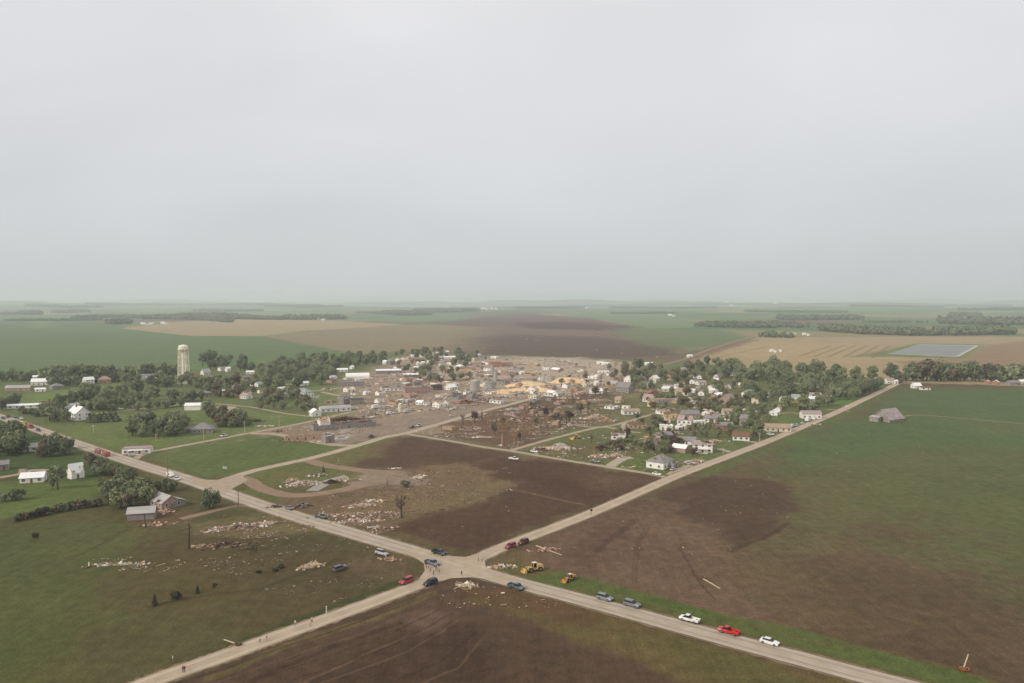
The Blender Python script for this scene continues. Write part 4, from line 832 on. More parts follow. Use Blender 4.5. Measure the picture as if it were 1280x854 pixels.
H = [
 # far left farm and houses
 (53, 482, 19, 9, 4, 20, 'gable', 'white', 'white', 'long bright white-roofed barn at the far left farmstead', dict(name='barn', rh=3, wins=4)),
 (45, 478, 5, 5, 6, 20, 'gable', 'white', 'white', 'tall narrow white building touching the long white barn', dict(name='barn', wins=1)),
 (24, 489, 22, 8, 3, 10, 'gable', 'tan', 'tin', 'low pinkish machine shed left of the white barn', dict(name='shed', wins=4)),
 (71, 487, 11, 9, 3.4, A, 'hip', 'grey', 'grey', 'grey-roofed house right of the long white barn', dict(wins=3)),
 (51, 490, 9, 4, 2.6, 15, 'gable', 'white', 'white', 'small white outbuilding below the long white barn', dict(name='shed', wins=2)),
 (110.5, 481, 9, 8, 5.2, A, 'gable', 'white', 'white', 'white two-storey farmhouse against the windbreak', dict(wins=2, storeys=2, rh=2.6)),
 (131, 479, 12, 9, 4, 30, 'hip', 'tan', 'tan', 'tan hip-roofed house right of the white farmhouse', dict(wins=3, rh=3.4)),
 (31, 511, 24, 5, 2.6, 20, 'gable', 'white', 'white', 'long low white roof beside the roadside cars', dict(name='shed', wins=5, rh=1)),
 (58, 507, 11, 8, 2.4, 30, 'gable', 'brick', 'brown', 'low reddish brown house with torn roof', dict(dmg=.4)),
 (99, 526, 14, 10, 5.6, A+90, 'gable', 'white', 'white', 'big white two-storey farmhouse with steep gable', dict(wins=4, storeys=2, rh=4.4, extras='pc')),
 (85, 515, 6, 5, 3.5, A, 'gable', 'white', 'tin', 'small white shed left behind the big farmhouse', dict(name='shed', wins=1)),
 (93, 511, 6, 5, 3, A, 'gable', 'white', 'tin', 'small white shed directly behind the big farmhouse', dict(name='shed', wins=1)),
 (188, 473, 22, 7, 3, 8, 'gable', 'white', 'grey', 'long low pale shed left of the water tower', dict(keep=True, name='shed', wins=6, rh=1.4)),
 (241, 474, 9, 7, 4, 20, 'gable', 'cream', 'brown', 'beige house right at the foot of the water tower', dict(wins=2)),
 (250, 474, 5, 6, 3, 20, 'gable', 'cream', 'brown', 'small beige garage beside the beige house', dict(name='garage', wins=1)),
 (257, 469, 9, 7, 3.2, A, 'gable', 'white', 'tin', 'white steep-roofed house right of the tower houses', dict(rh=4)),
 (278, 464, 9, 7, 3.4, A, 'gable', 'white', 'grey', 'white house among the trees right of the tower', dict(wins=2)),
 (285, 465, 5, 5, 4.5, A, 'gable', 'white', 'white', 'narrow white house beside the one among the trees', dict(wins=1)),
 (313, 468, 9, 5, 2.8, 10, 'gable', 'white', 'white', 'low white house at the field edge', dict(wins=2)),
 (318, 483, 7, 6, 3.6, A, 'gable', 'white', 'white', 'white house at the edge of the old town trees', dict(wins=2)),
 (281, 494, 6, 6, 3.2, A, 'gable', 'cream', 'white', 'small cream house among the yard trees', dict(wins=1)),
 (256, 496, 10, 8, 3.2, A, 'hip', 'grey', 'grey', 'grey-roofed house behind the white metal shed', dict()),
 (308, 499, 10, 7, 3, B_, 'gable', 'white', 'pink', 'low white house with pinkish roof in the yards', dict()),
 (298, 487, 10, 8, 3, A, 'gable', 'pink', 'dark', 'pinkish house with a dark roof in the yards', dict()),
 (242, 513, 12, 8, 3.8, 8, 'gable', 'white', 'white', 'clean white metal shed on the gravel street', dict(keep=True, name='shed', wins=0, rh=1.6)),
 (281, 515, 18, 7, 2.6, -25, 'gable', 'cream', 'tan', 'long tan-roofed cream building on the open lawn', dict(seg=((268, 510), (288, 514)), wins=5, rh=1.4)),
 (254, 542, 13, 11, 3, 15, 'hip', 'grey', 'grey', 'grey hip-roofed house with wide roof below the trees', dict(rh=3.6, wins=4)),
 (236, 541, 6, 5, 2.4, 15, 'gable', 'grey', 'grey', 'small grey garage left of the hip-roofed house', dict(name='garage', wins=1)),
 (36, 565, 9, 6.5, 2.6, 25, 'gable', 'white', 'tin', 'white house with grey tin roof left of the highway', dict(wins=3)),
 (42, 604, 10, 7, 2.7, 18, 'gable', 'white', 'white', 'small white bungalow with bright roof in the meadow', dict(keep=True, wins=3, extras='a')),
 (29, 602, 2.4, 2.4, 4.2, 18, 'gable', 'white', 'tan', 'narrow white tower-like shed beside the white bungalow', dict(name='shed', wins=0, rh=1.6)),
 (0, 588, 8, 6, 3, 30, 'gable', 'grey', 'grey', 'grey house cut by the left edge', dict(wins=2)),
 (95, 599, 6, 5, 3.4, A, 'gable', 'white', 'white', 'torn white house with sharp gable among dark trees', dict(rh=4, dmg=.5, wins=1, storeys=1)),
 (205, 636, 13, 8, 2.6, 140, 'gable', 'pink', 'tin', 'damaged long house with grey roof and open side', dict(dmg=.12, wins=4, rh=2.6)),
 (178, 650, 10, 6, 2.8, 15, 'gable', 'grey', 'tin', 'damaged grey metal shed with dark open doorway', dict(keep=True, name='shed', wins=0, rh=1.8, extras='o')),
 (220, 634, 5, 6, 2.2, 140, 'gable', 'grey', 'tin', 'low grey annex at the end of the damaged long house', dict(name='shed', wins=1, rh=1.2)),
 # old town trees
 (324, 484, 7, 7, 3, A, 'gable', 'white', 'green', 'pale green-roofed house at the left of the old trees', dict()),
 (346, 479, 11, 8, 3, A, 'gable', 'brick', 'orange', 'orange-roofed brick house under the old town trees', dict(rh=3.4)),
 (370, 482, 6, 5, 4, B_, 'gable', 'white', 'white', 'small steep white gable under the old town trees', dict(rh=3, wins=1)),
 (363, 470, 4, 4, 6, A, 'hip', 'white', 'grey', 'slender white church tower among the old trees', dict(name='church_tower', cat='tower', rh=5, wins=1)),
 (383, 497, 10, 9, 4.2, A, 'hip', 'white', 'green', 'white square house with grey-green hip roof', dict(rh=3.4, storeys=2)),
 (392, 462, 4, 4, 3, A, 'gable', 'white', 'white', 'tiny white house under the far trees', dict(wins=1)),
 (410, 460, 7, 5, 3, A, 'gable', 'white', 'white', 'small white house right of the tiny white one', dict(wins=2)),
 (428, 465, 13, 6, 2.8, 12, 'gable', 'white', 'white', 'white house just left of the quonset roof', dict(wins=3)),
 (440, 462, 4, 5, 3.6, A, 'gable', 'white', 'white', 'narrow white house behind the quonset roof', dict(wins=1)),
 (447, 474, 26, 12, 2.6, 12, 'round', 'white', 'white', 'big bright white quonset building', dict(name='warehouse', rh=4, wins=0)),
 (440, 483, 26, 9, 4.2, 12, 'flat', 'grey', 'grey', 'long grey block building in front of the quonset', dict(seg=((425, 481), (457, 479)), name='warehouse', wins=4)),
 (486, 467, 30, 10, 3.6, 14, 'gable', 'grey', 'white', 'long pale-roofed warehouse right of the quonset', dict(seg=((462, 468), (508, 462)), name='warehouse', wins=5, rh=1.4)),
 (420, 515, 24, 8, 3, 24, 'gable', 'white', 'tin', 'long white building with grey metal roof', dict(seg=((404, 517), (433, 509)), name='shop_building', cat='shop', wins=6, rh=1.6)),
 (394, 521, 9, 7, 3.2, 120, 'gable', 'white', 'white', 'white gabled front left of the long white building', dict(rh=2.2, wins=2)),
 (431, 506, 8, 7, 5, A, 'gable', 'grey', 'grey', 'tall grey shed leaning behind the long white building', dict(name='shed', rh=2.6, dmg=.3, wins=0)),
 (446, 506, 11, 6, 4.5, 24, 'flat', 'grey', 'dark', 'dark grey box building among the wrecked shops', dict(name='shed', wins=2)),
 (432, 536, 44, 9, 3.6, 29, 'flat', 'grey', 'brown', 'long roofless grey brick building with broken front', dict(seg=((412, 537), (462, 522)), name='shop_building', cat='shop', dmg=.8, wins=8)),
 (405, 537, 7, 8, 5.4, 29, 'gable', 'white', 'orange', 'torn white storefront with exposed orange roof deck', dict(name='shop_building', cat='shop', dmg=.4, wins=1)),
 (382, 551, 25, 8, 2.4, 18, 'gable', 'tan', 'orange', 'crushed tan building with broken roof by the street corner', dict(seg=((362, 545), (398, 552)), name='shop_building', cat='shop', dmg=.75, wins=5, rh=1.2)),
 (410, 554, 6, 6, 4.4, 40, 'gable', 'grey', 'tin', 'leaning grey-white gable beside the crushed tan building', dict(name='shed', wins=1, dmg=.3)),
 (170, 568, 15, 7, 3.2, 12, 'flat', 'white', 'pink', 'white flat-roofed station at the highway corner', dict(seg=((154, 567), (180, 563)), name='service_station', cat='station', wins=4, extras='p')),
 # far edge of town
 (488, 456, 10, 9, 5, A, 'hip', 'grey', 'grey', 'grey-roofed far house beside a white one', dict()),
 (482, 456, 7, 6, 4.4, B_, 'gable', 'white', 'white', 'bright white far house left of the grey-roofed one', dict(wins=2)),
 (511, 450, 8, 7, 3, A, 'gable', 'yellow', 'tan', 'small yellowish far house right of the dark trees', dict(wins=2)),
 (519, 452, 9, 8, 3.4, A, 'gable', 'pink', 'pink', 'pinkish far house before the white row', dict(dmg=.2)),
 (529, 447, 8, 8, 4, A, 'hip', 'white', 'green', 'white hip-roofed far house beside the dark evergreen', dict()),
 (540.5, 445, 3.4, 3.4, 5, A, 'flat', 'white', 'white', 'narrow bright white tower-like far building', dict(name='shed', wins=1)),
 (548, 443, 8, 6, 3, A, 'gable', 'white', 'grey', 'pale far house right of the narrow white building', dict(wins=2)),
 (558, 442, 7, 6, 3, A, 'gable', 'white', 'white', 'small white far house on the mud field edge', dict(wins=2)),
 (563, 449, 20, 7, 2.8, 15, 'gable', 'white', 'white', 'long white roof at the far edge of town', dict(name='shed', wins=4, rh=1.4)),
 (577, 446, 12, 6, 2.8, 15, 'gable', 'white', 'tin', 'white roof with grey patches right of the long one', dict(dmg=.2)),
 (597, 446, 9, 7, 3, A, 'gable', 'white', 'white', 'white far house left of the orange brick ruin', dict(dmg=.3)),
 (593, 451, 7, 6, 3, A, 'gable', 'cream', 'tan', 'small cream far house left of the orange brick ruin', dict(dmg=.2, wins=2)),
 (604, 449, 9, 7, 3, B_, 'gable', 'grey', 'grey', 'grey far house touching the orange brick ruin', dict(dmg=.6)),
 (553, 459, 7, 9, 4.6, B_, 'gable', 'cream', 'grey', 'steep cream gable with grey roof in the far rows', dict(rh=4)),
 (575, 461, 9, 8, 3, A, 'hip', 'cream', 'cream' if False else 'white', 'small white pyramid-roofed far house', dict(rh=2.6)),
 (558, 467, 6, 6, 4, B_, 'gable', 'pink', 'orange', 'pinkish narrow house in the middle of the far rows', dict(rh=2.8, dmg=.3)),
 (514, 472, 20, 9, 3, 25, 'gable', 'grey', 'white', 'long white-roofed building before the far rows', dict(name='warehouse', rh=1.4, wins=4, dmg=.15)),
 (527, 457, 13, 8, 3, 20, 'gable', 'white', 'white', 'wide white torn roof in the far rows', dict(dmg=.3)),
 (523, 463, 12, 7, 3, 20, 'gable', 'grey', 'white', 'lower white-roofed house in the far rows', dict(dmg=.2)),
 (620, 459, 18, 12, 6, 15, 'flat', 'brick', 'orange', 'roofless orange brick building ruin', dict(name='brick_building', cat='ruin', dmg=.9, wins=4, storeys=2)),
 (635, 458, 12, 9, 5, 15, 'flat', 'pink', 'grey', 'pinkish brick ruin right of the orange one', dict(name='brick_building', cat='ruin', dmg=.9, wins=3)),
 (523, 492, 26, 10, 5, 22, 'flat', 'pink', 'grey', 'row of pinkish brick fronts in the wrecked centre', dict(seg=((510, 494), (540, 488)), name='brick_building', cat='shop', dmg=.6, wins=7)),
 (546, 488, 9, 9, 5, 22, 'flat', 'dark', 'dark', 'burnt dark shell at the end of the brick fronts', dict(name='brick_building', cat='ruin', dmg=.7, wins=2)),
 (490, 489, 20, 8, 3.2, 18, 'gable', 'white', 'grey', 'low white building left of the brick fronts', dict(seg=((478, 489), (501, 486)), dmg=.3, wins=5, rh=1.4)),
 (498, 497, 22, 6, 2.6, 22, 'flat', 'yellow', 'tan', 'low yellowish shell below the low white building', dict(name='shed', dmg=.5, wins=4)),
 (744, 453, 0, 0, 0, 0, None, None, None, None, None),
 (750, 456, 9, 5, 2.6, 10, 'gable', 'white', 'white', 'left of two white sheds at the mud field', dict(name='shed', wins=1)),
 (757, 457, 9, 5, 2.6, 10, 'gable', 'white', 'white', 'right of two white sheds at the mud field', dict(name='shed', wins=1)),
 (754, 467, 13, 5, 2.4, 5, 'gable', 'white', 'white', 'low white trailer below the two field sheds', dict(name='trailer_house', cat='trailer', wins=3, rh=.6)),
 (811, 457, 10, 6, 2.6, 8, 'gable', 'white', 'white', 'white shed alone above the right-hand houses', dict(name='shed', wins=2)),
 (862, 447, 8, 5, 3, 20, 'gable', 'white', 'white', 'white shed beside the dirt road across the stubble', dict(name='shed', wins=1)),
 # right-hand houses
 (745, 493, 11, 7, 3, 15, 'gable', 'white', 'white', 'white-roofed trailer right of the leafless trees', dict(wins=2, dmg=.1)),
 (744, 483, 5, 5, 4, A, 'gable', 'white', 'white', 'small square white house above the white-roofed trailer', dict(wins=1)),
 (754, 482, 11, 6, 3, 15, 'gable', 'cream', 'tan', 'low tan house right of the small square white one', dict(dmg=.5)),
 (771, 477, 12, 7, 3, 15, 'gable', 'pink', 'brown', 'reddish low house left of the bright white one', dict(dmg=.4)),
 (787, 478, 11, 8, 4, A, 'gable', 'white', 'white', 'bright white house at the far corner', dict(rh=2.6, wins=3)),
 (781, 491, 14, 10, 5, B_, 'gable', 'grey', 'grey', 'large weathered grey house with steep gable', dict(rh=4.6, storeys=2)),
 (774, 504, 5, 7, 2.6, B_, 'gable', 'yellow', 'tan', 'small yellow gabled shed', dict(name='shed', rh=2.8, wins=1)),
 (788, 519, 13, 7, 3, 10, 'gable', 'white', 'tan', 'long white house in front of the yellow shed', dict(wins=4, rh=1.4)),
 (796, 536, 12, 7, 2.6, 0, 'gable', 'tan', 'brown', 'low tan brick house at the loop drive', dict(wins=4, rh=1.2, dmg=.3)),
 (773, 550, 9, 8, 3, -10, 'gable', 'white', 'brown', 'small white house with torn brown roof', dict(dmg=.6, wins=2)),
 (854, 466, 16, 9, 3.4, 15, 'gable', 'white', 'pink', 'wide house with white front and pinkish roof', dict(rh=2.8, wins=4)),
 (840, 476, 18, 12, 3, A, 'gable', 'tan', 'brown', 'large house with long orange-brown roof', dict(rh=4.6)),
 (822, 471, 12, 7, 3, 10, 'gable', 'white', 'green', 'pale house left of the orange-brown roof', dict(dmg=.1)),
 (818, 479, 8, 8, 5, A, 'gable', 'cream', 'white', 'cream gabled house left below the orange-brown roof', dict(rh=3)),
 (810, 484, 12, 7, 3, 15, 'gable', 'white', 'tin', 'low grey-roofed house left of the cream gable', dict(dmg=.2)),
 (836, 490, 19, 12, 3, -5, 'flat', 'cream', 'white', 'bright white flat-roofed building', dict(wins=5)),
 (854, 495, 13, 8, 3.6, B_, 'gable', 'cream', 'tan', 'tan gabled house right of the white flat roof', dict(rh=3)),
 (816, 496, 9, 8, 4.6, A, 'gable', 'brick', 'brown', 'brown brick house left of the white flat roof', dict(dmg=.3)),
 (836, 504, 22, 9, 2.8, 2, 'flat', 'grey', 'tan', 'long flat grey-roofed building below the white flat roof', dict(wins=6)),
 (811, 503, 8, 8, 3.4, B_, 'gable', 'white', 'pink', 'white gable left of the long flat grey roof', dict(rh=3.2, wins=2)),
 (815, 509, 6, 6, 4.6, B_, 'gable', 'yellow', 'orange', 'tall narrow yellow house wreck', dict(dmg=.6, rh=2.6, wins=1)),
 (867, 480, 9, 7, 3, A, 'gable', 'white', 'grey', 'small white house behind the wide pinkish roof', dict(wins=2)),
 (876, 482, 9, 7, 3, 15, 'gable', 'white', 'pink', 'white house right of the small one, pink roof', dict(wins=2)),
 (876, 474, 8, 6, 3, A, 'gable', 'white', 'green', 'pale house among the trees above the pink roofs', dict(wins=2)),
 (894, 478, 6, 5, 3, 10, 'gable', 'white', 'white', 'small white cottage in the dense yard trees', dict(wins=1)),
 (892, 492, 8, 6, 3, 0, 'gable', 'white', 'white', 'bright white garage left above the pinkish grey roof', dict(name='garage', wins=1)),
 (878, 495, 6, 6, 3, A, 'gable', 'white', 'pink', 'little white house among brownish yard trees', dict(wins=1)),
 (909, 506, 13, 10, 4, A, 'gable', 'pink', 'pink', 'pinkish house with steep pinkish grey roof', dict(rh=4.4, storeys=1)),
 (918, 470, 17, 6, 2.8, 5, 'gable', 'white', 'tin', 'long white building at the edge of the stubble', dict(wins=4, rh=1.2)),
 (897, 473, 8, 6, 3, A, 'gable', 'white', 'grey', 'pale grey-roofed house behind the yard trees', dict(wins=2)),
 (935, 497, 11, 9, 4, A, 'gable', 'white', 'green', 'pale house half hidden before the right-hand woods', dict()),
 (945, 505, 6, 6, 5, B_, 'gable', 'cream', 'tan', 'narrow tan gable half hidden before the woods', dict(wins=1)),
 (958, 497, 5, 5, 3, A, 'gable', 'white', 'white', 'tiny white shed in the right-hand woods', dict(name='shed', wins=1)),
 (983, 503, 10, 7, 3, 20, 'gable', 'white', 'green', 'pale green-roofed house at the woods edge', dict()),
 (995, 502, 7, 7, 4, B_, 'gable', 'white', 'green', 'second pale house at the woods edge', dict(wins=2)),
 (1004, 502, 7, 6, 3.4, B_, 'gable', 'white', 'white', 'bright white gable at the woods edge', dict(wins=1)),
 (1014, 503, 9, 6, 3, 15, 'gable', 'white', 'white', 'bright white low house at the woods edge', dict(wins=2)),
 (1019, 497, 10, 5, 2.8, -10, 'gable', 'white', 'pink', 'pink-roofed house behind the bright white low one', dict(wins=2)),
 (862, 523, 13, 9, 3, 5, 'gable', 'tan', 'grey', 'grey-roofed house with brown wall behind white gable', dict(rh=2.6)),
 (837, 523, 9, 6, 3.4, 0, 'gable', 'yellow', 'brown', 'small orange-tan house with brown roof', dict(dmg=.3, wins=2)),
 (834, 529, 4, 4, 3, 0, 'gable', 'cream', 'orange', 'tiny cream shed below the orange-tan house', dict(name='shed', dmg=.5, wins=1)),
 (857, 531, 10, 8, 3.2, 150, 'gable', 'white', 'pink', 'white gabled house with pinkish roof and broken side', dict(dmg=.15, rh=2.8)),
 (891, 529, 11, 8, 3, 150, 'gable', 'white', 'grey', 'neat white gabled house with grey roof', dict(rh=2.8, extras='c')),
 (874, 532, 8, 4, 2.8, 10, 'flat', 'white', 'white', 'low white shed between two white gabled houses', dict(name='shed', wins=2)),
 (905, 537, 11, 7, 2.8, -5, 'gable', 'brick', 'grey', 'orange brick ranch house with grey roof', dict(rh=1.8, wins=3)),
 (828, 538, 3.4, 3.4, 3.4, 0, 'flat', 'white', 'white', 'left of two small white upright wall remains', dict(name='shed', wins=1)),
 (836, 539, 4, 3.4, 3.4, 10, 'gable', 'white', 'white', 'right of two small white upright wall remains', dict(name='shed', wins=1, dmg=.4)),
 (851, 538, 6, 5, 2.4, 30, 'gable', 'white', 'white', 'crumpled white shed left of the low white shed', dict(name='shed', dmg=.5, wins=1)),
 (932, 533, 6, 8, 5.4, B_, 'gable', 'grey', 'grey', 'tall bluish grey house behind the lone tree', dict(rh=2.4, wins=2)),
 (932, 519, 7, 6, 3.4, A, 'gable', 'white', 'white', 'white house above the tall bluish grey one', dict(dmg=.2)),
 (911, 519, 10, 6, 3, 0, 'gable', 'cream', 'tan', 'low cream house under the pinkish grey roof', dict(wins=3)),
 (926, 551, 10, 8, 2.8, 165, 'gable', 'white', 'brown', 'white brick house with big front arch and driveway', dict(rh=2.4, extras='g')),
 (971, 540, 17, 9, 2.8, -8, 'gable', 'cream', 'tan', 'long tan-roofed cream shed before the street', dict(name='shed', wins=5, rh=2)),
 (1013, 524, 14, 7, 4, -3, 'gable', 'white', 'pink', 'white shed with pinkish roof beside the street', dict(name='shed', wins=4, rh=1.8)),
 (968, 520, 6, 6, 3, A, 'gable', 'white', 'white', 'small white house at the dirt drive', dict(wins=1)),
 (973, 515, 4, 4, 3, A, 'gable', 'white', 'tan', 'tiny white shed behind the small white house', dict(name='shed', wins=1)),
 (815, 557, 9, 8, 3, 0, 'gable', 'grey', 'orange', 'wrecked house with bare orange roof deck', dict(dmg=.5)),
 (829, 549, 10, 8, 2.2, 20, 'gable', 'grey', 'grey', 'low grey-roofed wreck right of the orange deck', dict(dmg=.2, rh=1.6)),
 (858, 556, 11, 8, 2.6, -12, 'gable', 'white', 'grey', 'low grey-roofed house left of the pink and white one', dict(rh=1.8, wins=3)),
 (878, 566, 11, 8, 4.8, -12, 'gable', 'white', 'pink', 'tall white house with pinkish roof and broken porch', dict(rh=1.8, storeys=2, dmg=.15, extras='p')),
 (825, 587, 12, 10, 3.8, A, 'hip', 'white', 'grey', 'white corner house with grey hip roof', dict(rh=3, wins=3, dmg=.3)),
 (839, 586, 6, 6, 3, A, 'flat', 'grey', 'grey', 'shattered garage beside the white corner house', dict(name='garage', dmg=.7, wins=1)),
 (1094, 480, 12, 9, 4, A, 'gable', 'grey', 'green', 'grey-green roofed barn at the street corner', dict(name='barn', rh=2.6, wins=0)),
 (1111, 480, 9, 7, 4, 10, 'gable', 'white', 'pink', 'white house with pink roof at the end of the street', dict()),
 (1119, 480, 4, 4, 3, 10, 'gable', 'white', 'white', 'white garage beside the pink-roofed house at the corner', dict(name='garage', wins=1)),
 (1145, 486, 8, 6, 3, 10, 'gable', 'white', 'white', 'white gabled cottage on the field edge', dict(wins=1, rh=2.6)),
 (1156, 488, 9, 5, 2.6, -5, 'gable', 'white', 'brown', 'white shed with brown end right of the cottage', dict(name='shed', wins=2, rh=1)),
 (1234, 480, 4, 4, 3, A, 'gable', 'brick', 'white', 'small red shed with white roof, left of its twin', dict(name='shed', wins=0)),
 (1245, 481, 6, 5, 3, A, 'gable', 'brick', 'white', 'red shed with white roof, right of its twin', dict(name='shed', wins=0)),
 (1270, 474, 16, 11, 6, 20, 'gable', 'white', 'white', 'large white barn at the right edge', dict(name='barn', rh=4, wins=3)),
 (1258, 471, 8, 6, 4, 20, 'gable', 'white', 'white', 'white shed left of the large right-edge barn', dict(name='shed', wins=1)),
 (1266, 482, 12, 7, 3, 10, 'gable', 'grey', 'grey', 'low grey shed below the large right-edge barn', dict(name='shed', wins=2)),
 (1277, 481, 7, 6, 3.4, 10, 'gable', 'cream', 'white', 'cream house at the right edge of the picture', dict(wins=1)),
]
for h_ in H:
    if h_[10] is None: continue
    a = h_[:10]; kw = dict(h_[10])
    house(*a[:9], a[9], **{**dict(group=None), **kw})
# weathered barn standing in the green field
barn = house(1110, 528, 17, 14, 2.4, 30, 'gable', 'wood', 'worn', 'weathered pinkish grey barn alone in the green field', name='barn', rh=6.4, wins=0, extras='o', over=.6, keep=True)
b = MB(); b.box((-11.2, 2.5, 1.7), (4.2, 7, 3.4)); b.build('lean_to', WALLM['wood'], barn)
b = MB(); b.box((-11.3, 2.5, 3.6), (5, 7.6, .16), Matrix.Rotation(-.22, 3, 'Y')); b.build('lean_to_roof', ROOFM['tin'], barn)
b = MB(); b.box((10.8, -1, 1.1), (3.4, 4, 2.2)); b.build('side_shed', WALLM['white'], barn)
# far farmsteads
k = 0
for x, y, n, txt in [(184, 406.5, 3, 'far farmstead left of the tan strip'), (206, 405.5, 2, 'farmstead beside the first far one'), (402, 400, 2, 'far farm behind the centre-left wood'), (574, 390, 3, 'far farm on the centre horizon'), (612, 388.5, 4, 'bright farm group right of centre horizon'),
                 (731, 387, 2, 'far farm at the end of the centre belt'), (840, 396.5, 2, 'far farm before the right-hand plain'), (912, 383, 2, 'far farm on the right horizon'), (988, 419, 3, 'white farm beside the dark grove'), (970, 440, 3, 'wrecked white sheds in the stubble field'), (969, 383.5, 1, 'lone far farm near the right horizon'), (157, 384, 1, 'lone far farm near the left horizon'), (1008, 419, 2, 'grey farm right of the dark grove')]:
    for i in range(n):
        xx = x+(i-(n-1)/2)*5.5; yy = y+(i % 2)*.8; m_ = mpp(yy)
        house(xx, yy, m_*4.6, m_*2.6, m_*1.1+1.5, 15+i*30, 'gable', 'white', ['white', 'tin', 'white'][i % 3], 'tiny white building, %s, %s' % (('leftmost' if i == 0 else ORD[i]+' from the left') if n > 1 else 'single', txt), name='farm_building', wins=0, rh=m_*.9, cat='farm building', group='distant farm buildings')
rr = random.Random(5); cols = ['white', 'cream', 'tan', 'pink', 'grey', 'brick']; cols = ['white', 'cream', 'tan', 'grey', 'pink', 'grey']; rnames = {'white': 'white', 'cream': 'cream', 'tan': 'tan', 'pink': 'pinkish', 'grey': 'grey', 'brick': 'orange brick'}
RU = [(538, 470), (548, 478), (566, 483), (578, 470), (588, 463), (600, 472), (604, 484), (614, 493), (628, 480), (634, 470), (648, 462), (662, 470), (668, 458), (684, 463), (698, 464), (716, 457), (728, 468), (742, 474), (575, 455), (586, 448), (566, 456), (545, 450), (536, 461), (520, 470), (506, 462), (500, 452), (553, 497), (571, 500), (622, 505), (640, 520), (733, 484), (718, 486), (690, 496), (700, 506), (668, 499), (730, 505), (765, 512)]
RU.sort()
for i, (x, y) in enumerate(RU):
    c = cols[(i*5+i//3) % 6]
    ct = [r_ for r_ in range(len(RU)) if cols[(r_*5+r_//3) % 6] == c]; k_ = ct.index(i)
    house(x, y, rr.uniform(8, 14), rr.uniform(6, 9), rr.uniform(1.4, 3.2), rr.choice([A, B_]), rr.choice(['gable', 'gable', 'flat']), c, rr.choice(['grey', 'white', 'tan', 'brown', 'tin']), 'roofless %s ruin in the wrecked centre, %s of that colour' % (rnames[c], 'leftmost' if k_ == 0 else ORD[k_]+' from left'), name='ruined_house', dmg=rr.uniform(.6, .97), wins=rr.choice([0, 2, 3]), group='ruined houses in the wrecked centre', cat='ruin')
def small_buildings(area, n, where, group, dmg, cols, seed, name='outbuilding', cat='outbuilding', sz=(5, 10), mind=5):
    rr = random.Random(seed); pts = []; tr_ = 0; xs = [a for a, b in area]; ys = [b for a, b in area]
    while len(pts) < n and tr_ < 4000:
        tr_ += 1; x, y = rr.uniform(min(xs), max(xs)), rr.uniform(min(ys), max(ys))
        if not pip(np.array([x]), np.array([y]), area)[0]: continue
        if any(abs(x-a) < mind and abs(y-b) < mind*.5 for a, b in pts) or any(h_[10] is not None and abs(x-h_[0]) < 9 and -3 < y-h_[1] < 5 for h_ in H): continue
        pts.append((x, y))
    pts.sort(); cnt = {}
    for x, y in pts:
        c = rr.choice(cols); k_ = cnt.get(c, 0); cnt[c] = k_+1
        L_ = rr.uniform(*sz); dm = rr.uniform(*dmg) if rr.random() < .75 else 0
        house(x, y, L_, L_*rr.uniform(.55, .8), rr.uniform(2.2, 3), rr.choice([A, B_]), rr.choice(['gable', 'gable', 'gable', 'flat']), c, rr.choice(['grey', 'white', 'tan', 'brown', 'tin', 'white']), 'small %s %s %s, %s of that colour' % (rnames[c], name.replace('_', ' '), where, 'leftmost' if k_ == 0 else ORD[k_]+' from left'), name=name, dmg=dm, wins=rr.choice([0, 1, 2]), group=group, cat=cat)
CW = ['white', 'white', 'white', 'cream', 'grey', 'tan', 'pink']
small_buildings([(762, 478), (770, 466), (900, 474), (960, 486), (950, 500), (800, 500)], 22, 'in far right yards', 'outbuildings in the far right-hand yards', (.1, .6), CW, 3)
small_buildings([(770, 520), (800, 500), (960, 500), (955, 520), (880, 530), (800, 525)], 12, 'in middle right yards', 'outbuildings in the middle right-hand yards', (.1, .6), CW, 4)
small_buildings([(720, 566), (790, 545), (850, 540), (930, 540), (900, 560), (840, 572), (780, 575)], 1, 'in near right yards', 'outbuildings in the near right-hand yards', (.6, .95), CW, 5)
small_buildings([(490, 462), (500, 446), (620, 448), (640, 470), (560, 484), (500, 482)], 34, 'in the far rows', 'ruins and sheds in the far rows', (.5, .95), CW, 6, 'ruined_shed', 'ruin', (6, 12))
small_buildings([(400, 474), (480, 470), (600, 490), (640, 500), (560, 512), (480, 508), (440, 500)], 22, 'in the wrecked shop rows', 'ruined sheds in the wrecked shop rows', (.4, .9), CW, 7, 'ruined_shed', 'ruin', (6, 12))
small_buildings([(530, 536), (600, 518), (690, 496), (760, 492), (770, 512), (720, 528), (640, 552)], 7, 'on the stripped-tree block', 'ruined sheds on the muddy block', (.9, .98), ['tan', 'grey', 'pink'], 10, 'ruined_shed', 'ruin', (5, 9))
small_buildings([(640, 468), (780, 458), (775, 485), (700, 500), (650, 492)], 24, 'beyond the corn heaps', 'ruined sheds around the corn heaps', (.5, .95), CW, 8, 'ruined_shed', 'ruin', (6, 12))
small_buildings([(262, 478), (320, 470), (420, 468), (430, 488), (380, 500), (330, 500), (270, 496)], 15, 'in the left town trees', 'outbuildings in the left town', (.0, .2), CW, 9)
# ------------------------------------------------------------------ concrete slabs and driveways left bare
for nm, poly, z in [('slab', [(372, 497), (380, 494), (400, 494.5), (398, 498)], .1), ('slab', [(421, 541), (431, 537), (465, 526.5), (468, 528), (440, 537), (428, 543)], .1), ('slab', [(410, 551), (430, 545), (442, 544), (425, 554)], .1),
                    ('slab', [(382, 614), (404, 601), (430, 594), (436, 597), (412, 606), (398, 614)], .1)]:
    sheet(nm, [p for p in poly], z, CONCM if nm == 'slab' else M_ST['gravel'])
